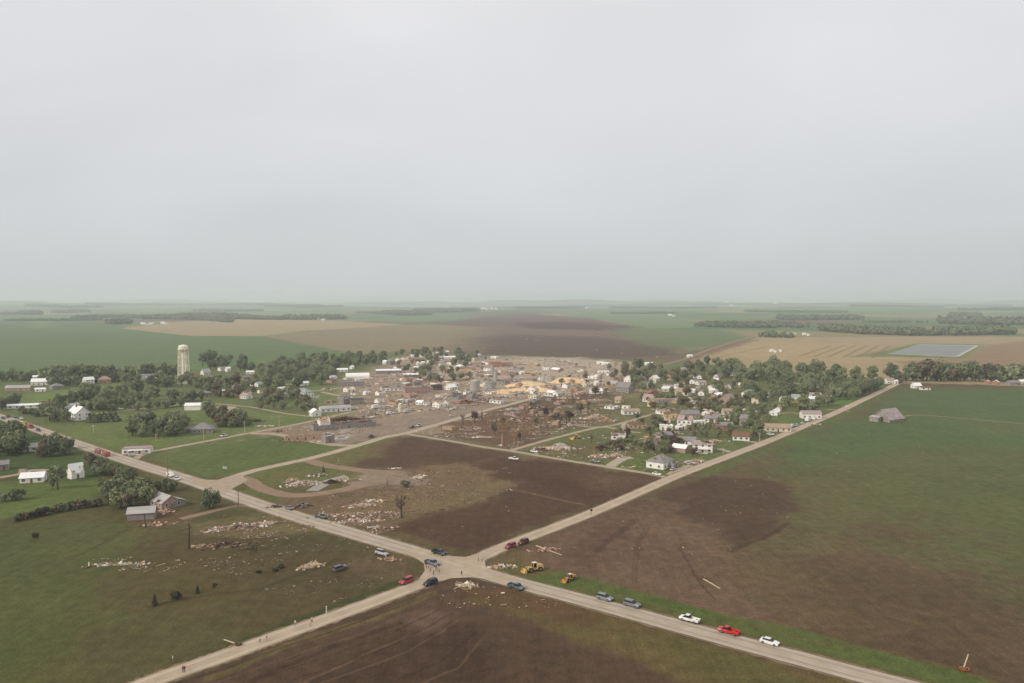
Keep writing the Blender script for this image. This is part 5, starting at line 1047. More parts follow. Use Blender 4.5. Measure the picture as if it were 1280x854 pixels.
# ------------------------------------------------------------------ water tower
CREAM = mat('pale_cream_paint', S(236, 230, 208), .45, .3, .12, spec=.4)
p = G(230, 479.5); t = thing('water_tower', 'tall pale cream water tower on columns above the trees', 'water tower', p)
mb = MB(); n = 24
prof = [(0, 33.5), (2.2, 33.7), (4.0, 34.6), (4.7, 36), (4.8, 37.2), (4.8, 39.4), (4.6, 40.1), (3.6, 40.8), (1.8, 41.2), (0, 41.3)]
vs = []; fs = []
for r_, z in prof: vs += [(r_*math.cos(2*math.pi*i/n), r_*math.sin(2*math.pi*i/n), z) for i in range(n)]
for j in range(len(prof)-1):
    for i in range(n): fs.append((j*n+i, j*n+(i+1) % n, (j+1)*n+(i+1) % n, (j+1)*n+i))
mb.add(vs, fs, 0, True); tank = mb.build('tank', CREAM, t)
mb = MB(); mb.tube([(0, 0, 41.2), (0, 0, 42.0)], [.35, .2], 8); mb.build('vent', CREAM, tank)
mb = MB()
for i in range(24):
    a, b_ = 2*math.pi*i/24, 2*math.pi*(i+1)/24
    for z in (36.6, 37.6): mb.tube([(5.6*math.cos(a), 5.6*math.sin(a), z), (5.6*math.cos(b_), 5.6*math.sin(b_), z)], [.06, .06], 4)
    mb.tube([(5.6*math.cos(a), 5.6*math.sin(a), 36.5), (5.6*math.cos(a), 5.6*math.sin(a), 37.6)], [.05, .05], 4)
    mb.add([(4.75*math.cos(a), 4.75*math.sin(a), 36.5), (5.7*math.cos(a), 5.7*math.sin(a), 36.5), (5.7*math.cos(b_), 5.7*math.sin(b_), 36.5), (4.75*math.cos(b_), 4.75*math.sin(b_), 36.5)], [(0, 1, 2, 3)])
mb.build('walkway', CREAM, t)
mb = MB(); mb.tube([(0, 0, 0), (0, 0, 33.8)], [1.6, 1.6], 16); mb.tube([(0, 0, 0), (0, 0, 1.4)], [2.4, 1.4], 16); mb.build('riser', CREAM, t)
for i in range(6):
    a = 2*math.pi*i/6+.25; mb = MB(); mb.tube([(6.0*math.cos(a), 6.0*math.sin(a), 0), (4.75*math.cos(a), 4.75*math.sin(a), 36.8)], [.5, .45], 8); mb.box((6.0*math.cos(a), 6.0*math.sin(a), .25), (1.4, 1.4, .5)); mb.build('leg', CREAM, t)
mb = MB(); rods = MB()
for lv, z in enumerate((9.5, 19, 28)):
    rr_ = 6.0-1.25*z/36.8
    for i in range(6):
        a, b_ = 2*math.pi*i/6+.25, 2*math.pi*(i+1)/6+.25
        mb.tube([(rr_*math.cos(a), rr_*math.sin(a), z), (rr_*math.cos(b_), rr_*math.sin(b_), z)], [.3, .3], 6)
        z2 = z+9.2 if lv < 2 else 36; r2 = 6.0-1.25*z2/36.8
        rods.tube([(rr_*math.cos(a), rr_*math.sin(a), z), (r2*math.cos(b_), r2*math.sin(b_), z2)], [.05, .05], 4)
        rods.tube([(rr_*math.cos(b_), rr_*math.sin(b_), z), (r2*math.cos(a), r2*math.sin(a), z2)], [.05, .05], 4)
mb.build('strut', CREAM, t); rods.build('brace_rod', CREAM, t)
# ------------------------------------------------------------------ grain bins, tank, corn
STEEL = mat('corrugated_steel', S(172, 166, 156), .6, .5, .3, metal=.1, stretch=(.1, .1, 3))
def grain_bin(px, py, r, h, crush, label, cone=True, name='grain_bin', m=None, cat='grain bin'):
    rr = random.Random(int(px)); p = G(px, py); t = thing(name, label, cat, p); n = 24; vs = []; fs = []; nz_ = 10
    lean = Vector((rr.uniform(-1, 1), rr.uniform(-.5, .5)))*crush*2
    for j in range(nz_+1):
        z = h*j/nz_
        for i in range(n):
            a = 2*math.pi*i/n; k = 1-crush*.5*(j/nz_)*(.5+.5*math.sin(a*2+crush*9))+rr.uniform(-.06, .06)*crush*2+(.012 if j % 2 else 0)
            vs.append((r*k*math.cos(a)+lean.x*j/nz_, r*k*math.sin(a)+lean.y*j/nz_, z*(1-crush*.2*(.5+.5*math.sin(a+1)))))
    for j in range(nz_):
        for i in range(n): fs.append((j*n+i, j*n+(i+1) % n, (j+1)*n+(i+1) % n, (j+1)*n+i))
    mb = MB(); mb.add(vs, fs, 0, crush < .1); mb.build('wall', m or STEEL, t)
    if cone:
        mb = MB(); mb.add([(r*1.05*math.cos(2*math.pi*i/n), r*1.05*math.sin(2*math.pi*i/n), h-.05) for i in range(n)]+[(lean.x*.3, lean.y*.3, h+r*.5*(1-crush))], [(i, (i+1) % n, n) for i in range(n)]); mb.build('roof', m or STEEL, t)
    return t
grain_bin(593.5, 489, 5, 10, .25, 'dented round steel grain bin at the wrecked elevator')
grain_bin(612, 486, 6, 9, 1.0, 'crushed steel grain bin torn open beside the dented one', False)
grain_bin(687, 478, 5.5, 8, .7, 'crumpled steel bin standing between the corn heaps', False)
grain_bin(680, 477, 3, 9, .8, 'narrow twisted steel bin left of the crumpled one', False)
grain_bin(500.5, 515, 1.7, 6.4, 0, 'upright white cylindrical tank beside the parked trailers', True, 'storage_tank', WALLM['cream'], 'tank')
for x, y in ((616, 468), (620, 476)): grain_bin(x, y, 2, 12, .4, 'bent %s leg of the ruined elevator' % ('far' if y < 470 else 'near'), False, 'elevator_tower', None, 'tower')
CORN = mat('spilled_corn', S(222, 192, 146), .9, .3, .3, c2=S(190, 158, 122))
def mound(px, py, L, W, h, ang, label, m, name='corn_heap', cat='grain heap'):
    rr = random.Random(int(px)); p = G(px, py); n1, n2 = 40, 24; X, Y = np.meshgrid(np.linspace(-1, 1, n1), np.linspace(-1, 1, n2))
    r = np.clip(1-np.sqrt(X**2+Y**2), 0, 1); Zz = h*np.minimum(1.15*r**.75, .82+.1*r)*(.5+.9*fbm(X*2.2+px, Y*2.2+py, 5))-.1
    mb = MB(); mb.add(list(zip((X*L/2).ravel(), (Y*W/2).ravel(), Zz.ravel())), [(j*n1+i, j*n1+i+1, (j+1)*n1+i+1, (j+1)*n1+i) for j in range(n2-1) for i in range(n1-1)], 0, True)
    return tag(mb.build(name, m, None, p, math.radians(ang)), label, cat)
mound(710, 478, 48, 24, 6, 8, 'large golden corn heap right of the crumpled bin', CORN)
mound(658, 482, 50, 26, 4.6, 25, 'broad golden corn heap left of the crumpled bin', CORN)
mound(674, 489, 32, 14, 3.8, 5, 'smaller corn heap in front of the bin wreck', CORN)
mound(638, 489, 40, 16, 2.6, 25, 'low corn heap at the left end of the spill', CORN)
mound(628, 492, 16, 10, 2.4, 20, 'thin spill of corn leftmost at the elevator ruins', CORN)
# ------------------------------------------------------------------ debris heaps (each heap a thing) and scatter (stuff)
def piece(mb, rr, c, s=1.0, mats=(0, 1, 2, 3, 4, 5), tk=.6):
    q = rr.random(); m_ = rr.choice(mats)
    if q < .5: mb.box(c, (rr.uniform(1.2, 4.0)*s, rr.uniform(.12, .35)*s, .1*s), rrot(rr, tk), m_)
    elif q < .88: mb.box(c, (rr.uniform(.8, 2.6)*s, rr.uniform(.6, 1.6)*s, .07*s), rrot(rr, tk), m_)
    else: mb.box(c, (rr.uniform(.5, 1.3)*s, rr.uniform(.4, 1)*s, rr.uniform(.3, .8)*s), rrot(rr, tk), m_)
def heap(px, py, L, W, h, ang, n, label, mats=(0, 1, 2, 3, 4), s=1.0, name='debris_heap'):
    rr = random.Random(int(px*13+py)); p = G(px, py); mb = MB()
    if py < 530: n = int(n*1.5); h *= 1.3
    nn = 18; rads = [rr.uniform(.7, 1.15) for _ in range(nn)]    # the trodden mound of dust and splinters under the pieces
    vs = [(0, 0, h*.45)]+[(math.cos(6.2832*i/nn)*L*.27*rads[i], math.sin(6.2832*i/nn)*W*.3*rads[i], h*.22) for i in range(nn)]+[(math.cos(6.2832*i/nn)*L*.5*rads[i], math.sin(6.2832*i/nn)*W*.55*rads[i], .02) for i in range(nn)]
    mb.add(vs, [(0, 1+i, 1+(i+1) % nn) for i in range(nn)]+[(1+i, 1+nn+i, 1+nn+(i+1) % nn, 1+(i+1) % nn) for i in range(nn)], 8)
    for i in range(n):
        x, y = rr.gauss(0, .24)*L, rr.gauss(0, .24)*W; k = max(0, 1-math.hypot(x/L*2, y/W*2))
        piece(mb, rr, (x, y, .1+h*k*rr.random()), s*(1.25 if py < 530 else .85), mats)
    return tag(mb.build(name, DEB, None, p, math.radians(ang)), label, 'debris heap')
for a in [
 (297, 660, 22, 5, 1.8, 22, 300, 'long pale heap of splintered house walls beside the highway', (0, 1, 2, 3, 8, 4)),
 (330, 656, 14, 4, 1.2, 24, 120, 'pinkish tan rubble at the right end of the wall heap', (0, 1, 3)),
 (268, 665, 7, 2.2, .9, 15, 30, 'small white wreckage at the left end of the wall heap', (1, 1, 2)),
 (280, 683, 16, 4, 2.0, 18, 170, 'dark heap of branches and timber in the field', (6, 7, 0, 4, 6)),
 (248, 683, 5, 3, .6, 20, 26, 'flat tan board pile left of the dark branch heap', (0, 0, 0)),
 (388, 708, 10, 4.5, .6, 30, 110, 'splintered tan boards scattered flat in the olive field', (0, 0, 0, 1)),
 (130, 706, 8, 2, .5, 15, 34, 'strip of torn white siding lying in the meadow', (1, 1, 4)),
 (160, 706, 16, 2, .3, 5, 40, 'thin trail of litter right of the white siding', (1, 2, 0)),
 (380, 606, 16, 8, 2.2, 20, 330, 'flattened pale building heap inside the driveway loop', (0, 1, 1, 2, 3)),
 (365, 602, 7, 5, 2.4, 20, 70, 'tan corner of the flattened building in the loop', (0, 0, 1)),
 (414, 604, 8, 3, 1.8, 25, 80, 'black charred debris beside the flattened building', (7, 7, 6)),
 (430, 601, 14, 4, 1.2, 15, 110, 'tan rubble strip right of the charred debris', (0, 0, 4, 1)),
 (398, 595, 12, 3, 1.0, 20, 60, 'grey and white fragments above the flattened building', (1, 2, 6)),
 (404, 646, 9, 3.5, 1.4, 20, 100, 'tan wreckage with blue-grey bits by the highway edge', (0, 2, 5, 1)),
 (430, 645, 11, 5, 1.3, 28, 120, 'splintered tan wreck right of the highway edge heap', (0, 0, 1, 4)),
 (448, 652, 12, 5, .8, 10, 100, 'low reddish tan litter bank above the highway', (3, 0, 4, 1)),
 (450, 633, 14, 5, .8, 12, 110, 'upper tan rubble patch on the torn ground', (0, 1, 2, 3)),
 (468, 627, 9, 3, .8, 5, 50, 'white sheet debris at the top of the rubble patch', (1, 1, 0)),
 (468, 660, 5, 2, .7, 10, 26, 'small white wreck piece right above the highway', (1, 5)),
 (524, 597, 8, 5, 1.2, 40, 70, 'pinkish white wreck pile beside the brown bush', (1, 3, 4, 1)),
 (496, 586, 8, 3, .5, 15, 26, 'pale flat sheets on the upper torn ground', (1, 0)),
 (345, 634, 8, 3, 1.2, 15, 40, 'dark tangled wreck beside the highway left of the heap', (7, 6, 5)),
 (380, 634, 7, 3, 1.5, 15, 60, 'dark branch tangle below the driveway', (7, 6, 2)),
 (582, 733, 8, 4, .4, -10, 60, 'pale straw-coloured litter at the crossroads field corner', (0, 0, 1)),
 (625, 709, 10, 4, .5, 10, 44, 'scattered tan litter left of the big loader', (0, 1)),
 (683, 688, 9, 2, .9, 14, 60, 'long splintered pole wreck behind the loaders', (0, 4, 3)),
 (700, 561, 24, 8, 1.2, -8, 320, 'wide white and pink spread of a flattened house', (1, 1, 3, 0)),
 (700, 557, 8, 4, 2.0, -8, 70, 'white raised core of the flattened house', (1, 1, 5)),
 (672, 562, 6, 3, 1.2, 0, 40, 'grey and red wreck left of the flattened house', (4, 2, 7)),
 (752, 571, 14, 5, 1.6, -5, 150, 'flattened tan and white house left of the driveway slab', (0, 1, 3)),
 (771, 571, 9, 6, 2.6, -10, 100, 'pale yellow and pink house heap at the driveway slab', (0, 1, 3, 1)),
 (781, 562, 12, 4, 1.4, 0, 80, 'grey white debris behind the house heap', (1, 2, 5)),
 (751, 561, 12, 5, 2.4, 0, 90, 'heap of broken branches before the small white house', (6, 6, 7)),
 (767, 556, 14, 6, 3.4, 0, 140, 'tall maroon-brown heap of torn tree limbs', (6, 6, 4, 7)),
 (862, 579, 9, 5, .9, 0, 60, 'grey sheet pile right of the white corner house', (2, 1, 5)),
 (870, 577, 12, 4, 1.4, 5, 80, 'pale rubble row beside the corner driveway', (1, 0, 2)),
 (893, 552, 14, 5, 1.2, 0, 90, 'pale rubble between tall pink-roofed house and driveway', (1, 0, 3)),
 (681, 519, 16, 7, 2.4, 5, 160, 'white and yellow wreck of a house above the side street', (1, 0, 0, 4)),
 (745, 523, 18, 8, 2.4, 5, 200, 'tan splintered house wreck above the bend', (0, 0, 1, 3)),
 (757, 527, 12, 6, 1.6, 0, 90, 'reddish rubble right of the tan splintered wreck', (4, 3, 0)),
 (711, 498, 17, 7, 2.8, 5, 190, 'bright white house rubble behind the pole trees', (1, 1, 0)),
 (726, 493, 18, 6, 1.8, 8, 140, 'pinkish rubble right of the bright white rubble', (3, 4, 1)),
 (745, 501, 18, 5, 1.2, 3, 100, 'long pale litter strip before the small yellow shed', (1, 2, 0)),
 (650, 526, 20, 9, 2.2, 10, 240, 'pinkish brown wreckage behind the pale stripped trees', (3, 4, 6, 0, 1)),
 (670, 511, 22, 8, 2.0, 15, 200, 'brown and white wreckage beside the main street', (4, 1, 3, 6)),
 (605, 547, 20, 3, .6, -4, 80, 'white litter line left of the tallest stripped tree', (1, 1, 3)),
 (586, 535, 14, 6, .9, -5, 90, 'reddish litter patch on the muddy block', (4, 3, 6)),
 (590, 525, 9, 4, 1, 0, 50, 'pale wreckage beside the main street stump', (1, 2)),
 (639, 513, 12, 4, 1.6, 10, 80, 'grey-white wreckage right above the main street', (1, 2, 5)),
 (582, 504, 22, 9, 3.2, 20, 260, 'red and brown timber heap in the centre', (4, 3, 6, 0)),
 (572, 512, 16, 5, 1.6, 25, 120, 'grey heap beside the railway strip', (2, 5, 1)),
 (555, 508, 9, 5, 2, 25, 60, 'small white wreck at the railway strip', (1, 1)),
 (530, 504, 16, 7, 3, 22, 200, 'orange timber heap beside the railway strip', (0, 0, 4, 3)),
 (541, 506, 10, 5, 2.4, 22, 80, 'pinkish white heap right of the orange timber', (3, 1)),
 (550, 499, 16, 5, 2, 20, 110, 'white rubble behind the pinkish white heap', (1, 2)),
 (513, 502, 14, 5, 2, 22, 100, 'white and blue-grey rubble above the trailers', (1, 5, 2)),
 (590, 495, 20, 6, 2, 20, 140, 'dark scrap below the steel bins', (7, 5, 6)),
 (608, 500, 26, 7, 1.8, 20, 180, 'mixed scrap between bins and main street', (2, 0, 1, 6)),
 (625, 497, 20, 6, 1.8, 20, 130, 'white scrap near the main street bend', (1, 2, 3)),
 (650, 493, 16, 6, 1.8, 20, 110, 'red and white scrap beside the corn spill', (4, 1, 5)),
 (609, 478, 18, 8, 5, 20, 240, 'tall twisted elevator wreckage behind the steel bins', (5, 1, 2, 5)),
 (585, 476, 26, 8, 2.4, 12, 240, 'grey timber rubble left of the elevator', (2, 6, 0)),
 (598, 466, 34, 9, 2, 10, 240, 'long grey white rubble row at the far side', (1, 2, 5, 0)),
 (560, 475, 22, 8, 2.2, 15, 170, 'brown rubble between brick fronts and bins', (6, 4, 0)),
 (640, 468, 34, 9, 2, 5, 230, 'reddish rubble row right of the elevator', (4, 3, 2)),
 (652, 456, 40, 9, 1.6, 5, 200, 'pale far rubble band beyond the corn heaps', (1, 2, 0)),
 (700, 452, 46, 8, 1.4, 2, 200, 'long far white rubble band along the mud field', (1, 1, 2)),
 (725, 459, 40, 7, 1.2, 4, 170, 'second far rubble band behind the corn', (2, 1, 0)),
 (462, 519, 14, 4, 1.4, 24, 80, 'scrap pile at the end of the roofless building', (2, 6, 1)),
 (430, 526, 34, 4, 3, 26, 240, 'rusty brown beams fallen along the roofless building', (4, 6, 7, 4)),
 (366, 552, 26, 2.5, .4, -12, 140, 'red-orange litter along the pale street edge', (4, 3, 4)),
 (349, 540, 9, 3, 1.6, 0, 60, 'dark scrap left of the crushed tan building', (7, 6, 2)),
 (330, 533, 12, 4, .8, 0, 60, 'pinkish litter on the lawn above the street', (3, 1)),
 (322, 527, 8, 4, 1.4, 0, 40, 'dark scrap on the lawn above the street', (6, 7)),
 (412, 503, 12, 5, 1.2, 10, 70, 'brown litter behind the long white building', (4, 0, 2)),
 (408, 487, 12, 5, 1.2, 10, 60, 'litter beside the gravel lane', (1, 4)),
 (463, 474, 16, 4, 1.6, 8, 60, 'white litter at the end of the quonset', (1, 1)),
 (490, 476, 30, 6, 1.2, 15, 110, 'tan litter field below the pale warehouse', (0, 2, 1)),
 (545, 452, 40, 12, 2.2, 10, 260, 'scattered white rubble among the far rows', (1, 2, 0, 3)),
 (590, 455, 40, 10, 2, 10, 240, 'pale rubble among the far right rows', (1, 2, 3)),
 (1018, 531, 9, 3, 1.4, 10, 40, 'pale trailer wreck across the street edge', (1, 2)),
 (476, 692, 4, 2, 1.2, 10, 30, 'grey scrap at the highway ditch', (2, 4)),
 (489, 700, 8, 2, .5, -12, 40, 'reddish boards right of the ditch scrap', (4, 0)),
 (208, 640, 7, 4, 1.4, 20, 80, 'pinkish rubble before the damaged long house', (3, 0, 6)),
 (200, 655, 14, 5, .6, 15, 60, 'tan litter between shed and dirt track', (0, 6)),
 (892, 519, 22, 10, 1.6, 0, 110, 'pale litter among the yard trees', (1, 2, 0)),
 (830, 512, 24, 8, 1.6, 0, 130, 'brown litter behind the orange-tan house', (4, 0, 2)),
 (800, 490, 24, 10, 1.6, 0, 130, 'mixed litter in the yards behind the grey gable', (1, 4, 0)),
 (838, 541, 18, 6, 1.6, 0, 110, 'grey litter under the white wall remains', (2, 1, 3)),
 (868, 451, 18, 5, 1.2, 10, 60, 'litter along the dirt road at the stubble', (1, 2, 4)),
]: heap(*a)
def scatter(label, poly, n, mats, s=1.0):
    q = gp(poly); xs = [a for a, b in q]; ys = [b for a, b in q]; rr = random.Random(n+int(poly[0][0])); mb = MB(); k = 0
    X = np.array([rr.uniform(min(xs), max(xs)) for i in range(n*12)]); Y = np.array([rr.uniform(min(ys), max(ys)) for i in range(n*12)])
    a_ = math.radians(35); U_ = X*math.cos(a_)+Y*math.sin(a_); V_ = -X*math.sin(a_)+Y*math.cos(a_)
    ok = pip(X, Y, q) & (fbm(U_/26, V_/9, 77) > .5+.12*(fbm(X/60, Y/60, 9)-.5)) & (fbm(X/4, Y/4, 55) > .42); X, Y = X[ok][:n], Y[ok][:n]
    for x, y in zip(X, Y): piece(mb, rr, (x, y, Z(x, y)+.12), s*(.22+1.1*rr.random()**3.2), mats, .22)
    tag(mb.build('scattered_debris', DEB), label, 'debris', 'debris scattered over the ground', 'stuff')
scatter('bits of splintered board over the torn ground above the highway', [(380, 640), (440, 600), (520, 588), (640, 585), (640, 612), (590, 630), (520, 650), (470, 664)], 4200, (0, 8, 2, 8, 2, 4, 6, 7), .42)
scatter('bright litter on the bank above the highway', [(400, 650), (430, 636), (500, 640), (500, 660), (470, 668)], 700, (0, 1, 3), .5)
scatter('sparse litter over the dark mud triangle', [(480, 662), (590, 630), (640, 606), (830, 602), (600, 688)], 160, (0, 2, 7), .35)
scatter('litter in the olive field beside the highway', [(220, 690), (300, 640), (420, 665), (520, 704), (420, 760), (300, 730)], 700, (0, 2, 2, 6, 7), .42)
scatter('dense litter beside the long wall heap', [(240, 672), (280, 645), (350, 645), (400, 660), (340, 676)], 1500, (0, 8, 3, 2, 6), .4)
scatter('litter trail in the left meadow', [(100, 712), (110, 700), (220, 690), (260, 700), (200, 716)], 260, (1, 2, 0), .35)
scatter('litter on the muddy block of stripped trees', [(515, 543), (600, 518), (740, 488), (780, 510), (740, 532), (640, 561)], 9000, (0, 1, 3, 4, 6, 2, 8), .85)
scatter('litter over the block of flattened houses', [(650, 563), (740, 540), (840, 560), (830, 594), (700, 574)], 900, (0, 1, 1, 3, 6), .7)
scatter('litter over the wrecked town centre', [(420, 500), (440, 475), (520, 450), (640, 446), (790, 456), (760, 490), (640, 500), (540, 512), (440, 530)], 17000, (0, 1, 1, 2, 2, 2, 4, 6, 5, 0), 1.8)
scatter('litter over the wrecked shops corner', [(330, 545), (400, 520), (470, 508), (500, 516), (420, 556)], 2600, (0, 1, 4, 2, 2, 8), .9)
scatter('litter among the right-hand houses', [(760, 470), (950, 480), (960, 530), (840, 570), (780, 540)], 4500, (0, 1, 1, 3, 2, 4, 6), .8)
scatter('fine grey-tan wreckage packed between shops and bins', [(440, 500), (500, 484), (600, 478), (700, 468), (690, 486), (600, 506), (560, 514), (480, 512)], 9000, (0, 2, 2, 8, 4, 1, 6), 1.5)
scatter('fine pale wreckage in the far rows', [(490, 460), (520, 447), (640, 450), (640, 470), (520, 478)], 5000, (1, 2, 2, 0, 3), 1.6)
scatter('white flecks over the far mud field', [(560, 440), (700, 405), (860, 432), (840, 447), (640, 448)], 120, (1, 2), 2.2)
scatter('flecks of litter in the right-hand mud', [(610, 695), (740, 650), (960, 600), (1000, 640), (900, 700), (720, 720)], 110, (0, 2), .4)
scatter('sparse litter in the green field', [(880, 590), (1080, 510), (1180, 560), (1000, 660)], 60, (0, 1), .5)
scatter('litter in the bottom field near the crossroads', [(540, 735), (600, 728), (720, 760), (560, 760)], 110, (0, 1), .4)
# ------------------------------------------------------------------ vehicles
TYRE = mat('tyre_rubber', (.02, .02, .02), .8, 3, .2); RIM = mat('wheel_rim', S(150, 150, 152), .4, 3, .1, metal=.6); CARGL = mat('car_glass', (.015, .016, .018), .15, 1, .1, spec=.4)
LAMP_W = mat('headlight_lens', S(220, 220, 214), .2, 3, .1); LAMP_R = mat('tail_light_lens', S(150, 30, 24), .3, 3, .1); BUMP = mat('bumper', S(90, 88, 88), .5, 2, .2)
PAINTC = {}
def paint(c):
    k_ = tuple(c)
    if k_ not in PAINTC: PAINTC[k_] = mat('car_paint_%02x%02x%02x' % k_, S(*c), .35, .8, .12, spec=.5)
    return PAINTC[k_]
def wheel(t, x, y, r, w_):
    key = ('wh', r, w_)
    if key not in MESHC:
        a = MB(); a.tube([(0, -w_/2, 0), (0, w_/2, 0)], [r, r], 16, 0, True, False); b = MB(); b.tube([(0, -w_/2-.02, 0), (0, w_/2+.02, 0)], [r*.58, r*.58], 12, 0, True, False)
        MESHC[key] = (a.mesh('tyre', TYRE), b.mesh('rim', RIM))
    o = obj('wheel', MESHC[key][0], t, (x, y, r)); obj('rim', MESHC[key][1], o)
def loft(mb, secs, m=0):    # secs: (x, z0, z1, halfwidth bottom, halfwidth top)
    vs = []; n = len(secs)
    for x, z0, z1, a, b in secs: vs += [(x, -a, z0), (x, a, z0), (x, a, z0+(z1-z0)*.55), (x, b, z1), (x, -b, z1), (x, -a, z0+(z1-z0)*.55)]
    fs = [(5, 4, 3, 2, 1, 0), tuple(6*(n-1)+i for i in range(6))]
    for i in range(n-1):
        for k in range(6): fs.append((6*i+k, 6*i+(k+1) % 6, 6*i+6+(k+1) % 6, 6*i+6+k))
    mb.add(vs, fs, m)
CARM = {}
def car(px, py, kind, c, dx, dy, label, group=None, wreck=False, name=None):
    p = G(px, py); ang = heading(px, py, dx, dy); P_ = paint(c)
    nm = {'sedan': 'parked_car', 'suv': 'parked_suv', 'pickup': 'pickup_truck', 'van': 'delivery_van', 'box': 'box_truck'}[kind]
    cat = {'sedan': 'car', 'suv': 'suv', 'pickup': 'pickup truck', 'van': 'van', 'box': 'truck'}[kind]
    p.z = .07; t = thing(name or nm, label, cat, p, ang, group)
    if wreck: t.rotation_euler = (R.uniform(-.2, .2)+(math.pi if wreck == 2 else 0), R.uniform(-.1, .1), ang); t.location.z = 1.35 if wreck == 2 else .1
    W = {'sedan': .88, 'suv': .95, 'pickup': 1.0, 'van': 1.0, 'box': 1.15}[kind]
    b = MB(); g = MB()
    if kind == 'sedan':
        loft(b, [(-2.35, .35, .85, .8, .7), (-2.2, .25, 1.0, W, .8), (-1.2, .22, 1.02, W, .82), (1.0, .22, .98, W, .82), (2.1, .25, .82, W, .75), (2.38, .35, .68, .78, .62)])
        loft(g, [(-1.75, .95, 1.02, .76, .7), (-1.15, .95, 1.38, .78, .6), (.2, .95, 1.4, .78, .6), (1.05, .95, 1.0, .78, .72)]); roof = ((-.48, 0, 1.41), (1.5, 1.18, .05)); L, r = 2.38, .33
    elif kind == 'suv':
        loft(b, [(-2.4, .4, 1.05, .88, .8), (-2.3, .32, 1.15, W, .86), (1.1, .32, 1.12, W, .86), (2.2, .34, 1.0, W, .8), (2.42, .45, .85, .85, .72)])
        loft(g, [(-2.3, 1.1, 1.2, .84, .8), (-2.05, 1.1, 1.7, .86, .7), (.3, 1.1, 1.74, .86, .7), (1.15, 1.1, 1.16, .86, .8)]); roof = ((-.9, 0, 1.75), (2.4, 1.4, .06)); L, r = 2.42, .38
    elif kind == 'pickup':
        loft(b, [(.2, .45, 1.12, W, .9), (1.4, .45, 1.12, W, .9), (2.6, .45, 1.02, W, .86), (2.8, .5, .9, .92, .78)])
        b.box((-1.3, -W+.06, .85), (2.98, .1, .62)); b.box((-1.3, W-.06, .85), (2.98, .1, .62)); b.box((-2.75, 0, .85), (.08, 2*W-.24, .6)); b.box((-1.3, 0, .6), (2.8, 2*W-.24, .12)); b.box((.22, 0, .85), (.1, 2*W-.24, .6))
        loft(g, [(-.1, .5, 1.2, .88, .86), (.05, .5, 1.72, .88, .74), (1.0, .5, 1.76, .88, .74), (1.75, 1.05, 1.14, .88, .84)]); roof = ((.5, 0, 1.77), (1.05, 1.44, .06)); L, r = 2.8, .4
    elif kind == 'van':
        loft(b, [(-2.7, .4, 2.1, W, .88), (1.2, .4, 2.15, W, .88), (1.7, .4, 1.6, W, .84), (2.5, .42, 1.15, W, .8), (2.65, .5, .9, .86, .7)])
        g.box((1.46, 0, 1.78), (.1, 1.5, .6), Matrix.Rotation(-.75, 3, 'Y')); roof = None; L, r = 2.67, .38
        for s in (-1, 1): g.box((.7, s*(W-.02), 1.6), (.9, .08, .5))
    elif kind == 'box':
        b.box((-1.4, 0, 2.0), (5.2, 2.4, 2.5)); roof = None; L, r = 3.4, .5
        loft(b, [(1.35, .5, 2.0, 1.1, .95), (2.4, .5, 2.0, 1.1, .95), (3.0, .5, 1.4, 1.1, .9), (3.5, .5, 1.2, 1.0, .85)])
        g.box((2.78, 0, 1.7), (.1, 1.6, .6), Matrix.Rotation(-.6, 3, 'Y'))
    body = b.build('body', P_, t); g.build('windows', CARGL, t)
    if roof: rb = MB(); rb.box(*roof); rb.build('roof_panel', P_, t)
    for sx in (-.62, .62):
        for s in (-1, 1): wheel(t, sx*L, s*(W-.1), r, .24)
    for s in (-1, 1):
        l = MB(); l.box((L-.02, s*(W-.28), .72 if kind == 'sedan' else .85), (.1, .34, .16)); l.build('headlight', LAMP_W, t)
        l = MB(); l.box((-L-(.35 if kind in ('box',) else .0), s*(W-.22), .82), (.1, .3, .16)); l.build('tail_light', LAMP_R, t)
    l = MB(); l.box((L+.05, 0, .48), (.14, W*1.7, .2)); l.build('bumper', BUMP, t); l = MB(); l.box((-L-.05, 0, .5), (.14, W*1.7, .2)); l.build('bumper', BUMP, t)
    return t
WH = (226, 224, 218); RD = (170, 52, 46); DR = (112, 40, 40); BK = (38, 40, 46); BL = (42, 45, 54); GY = (118, 122, 126); DG = (66, 72, 70); TN = (168, 150, 124)
HD = (20, 5.3)
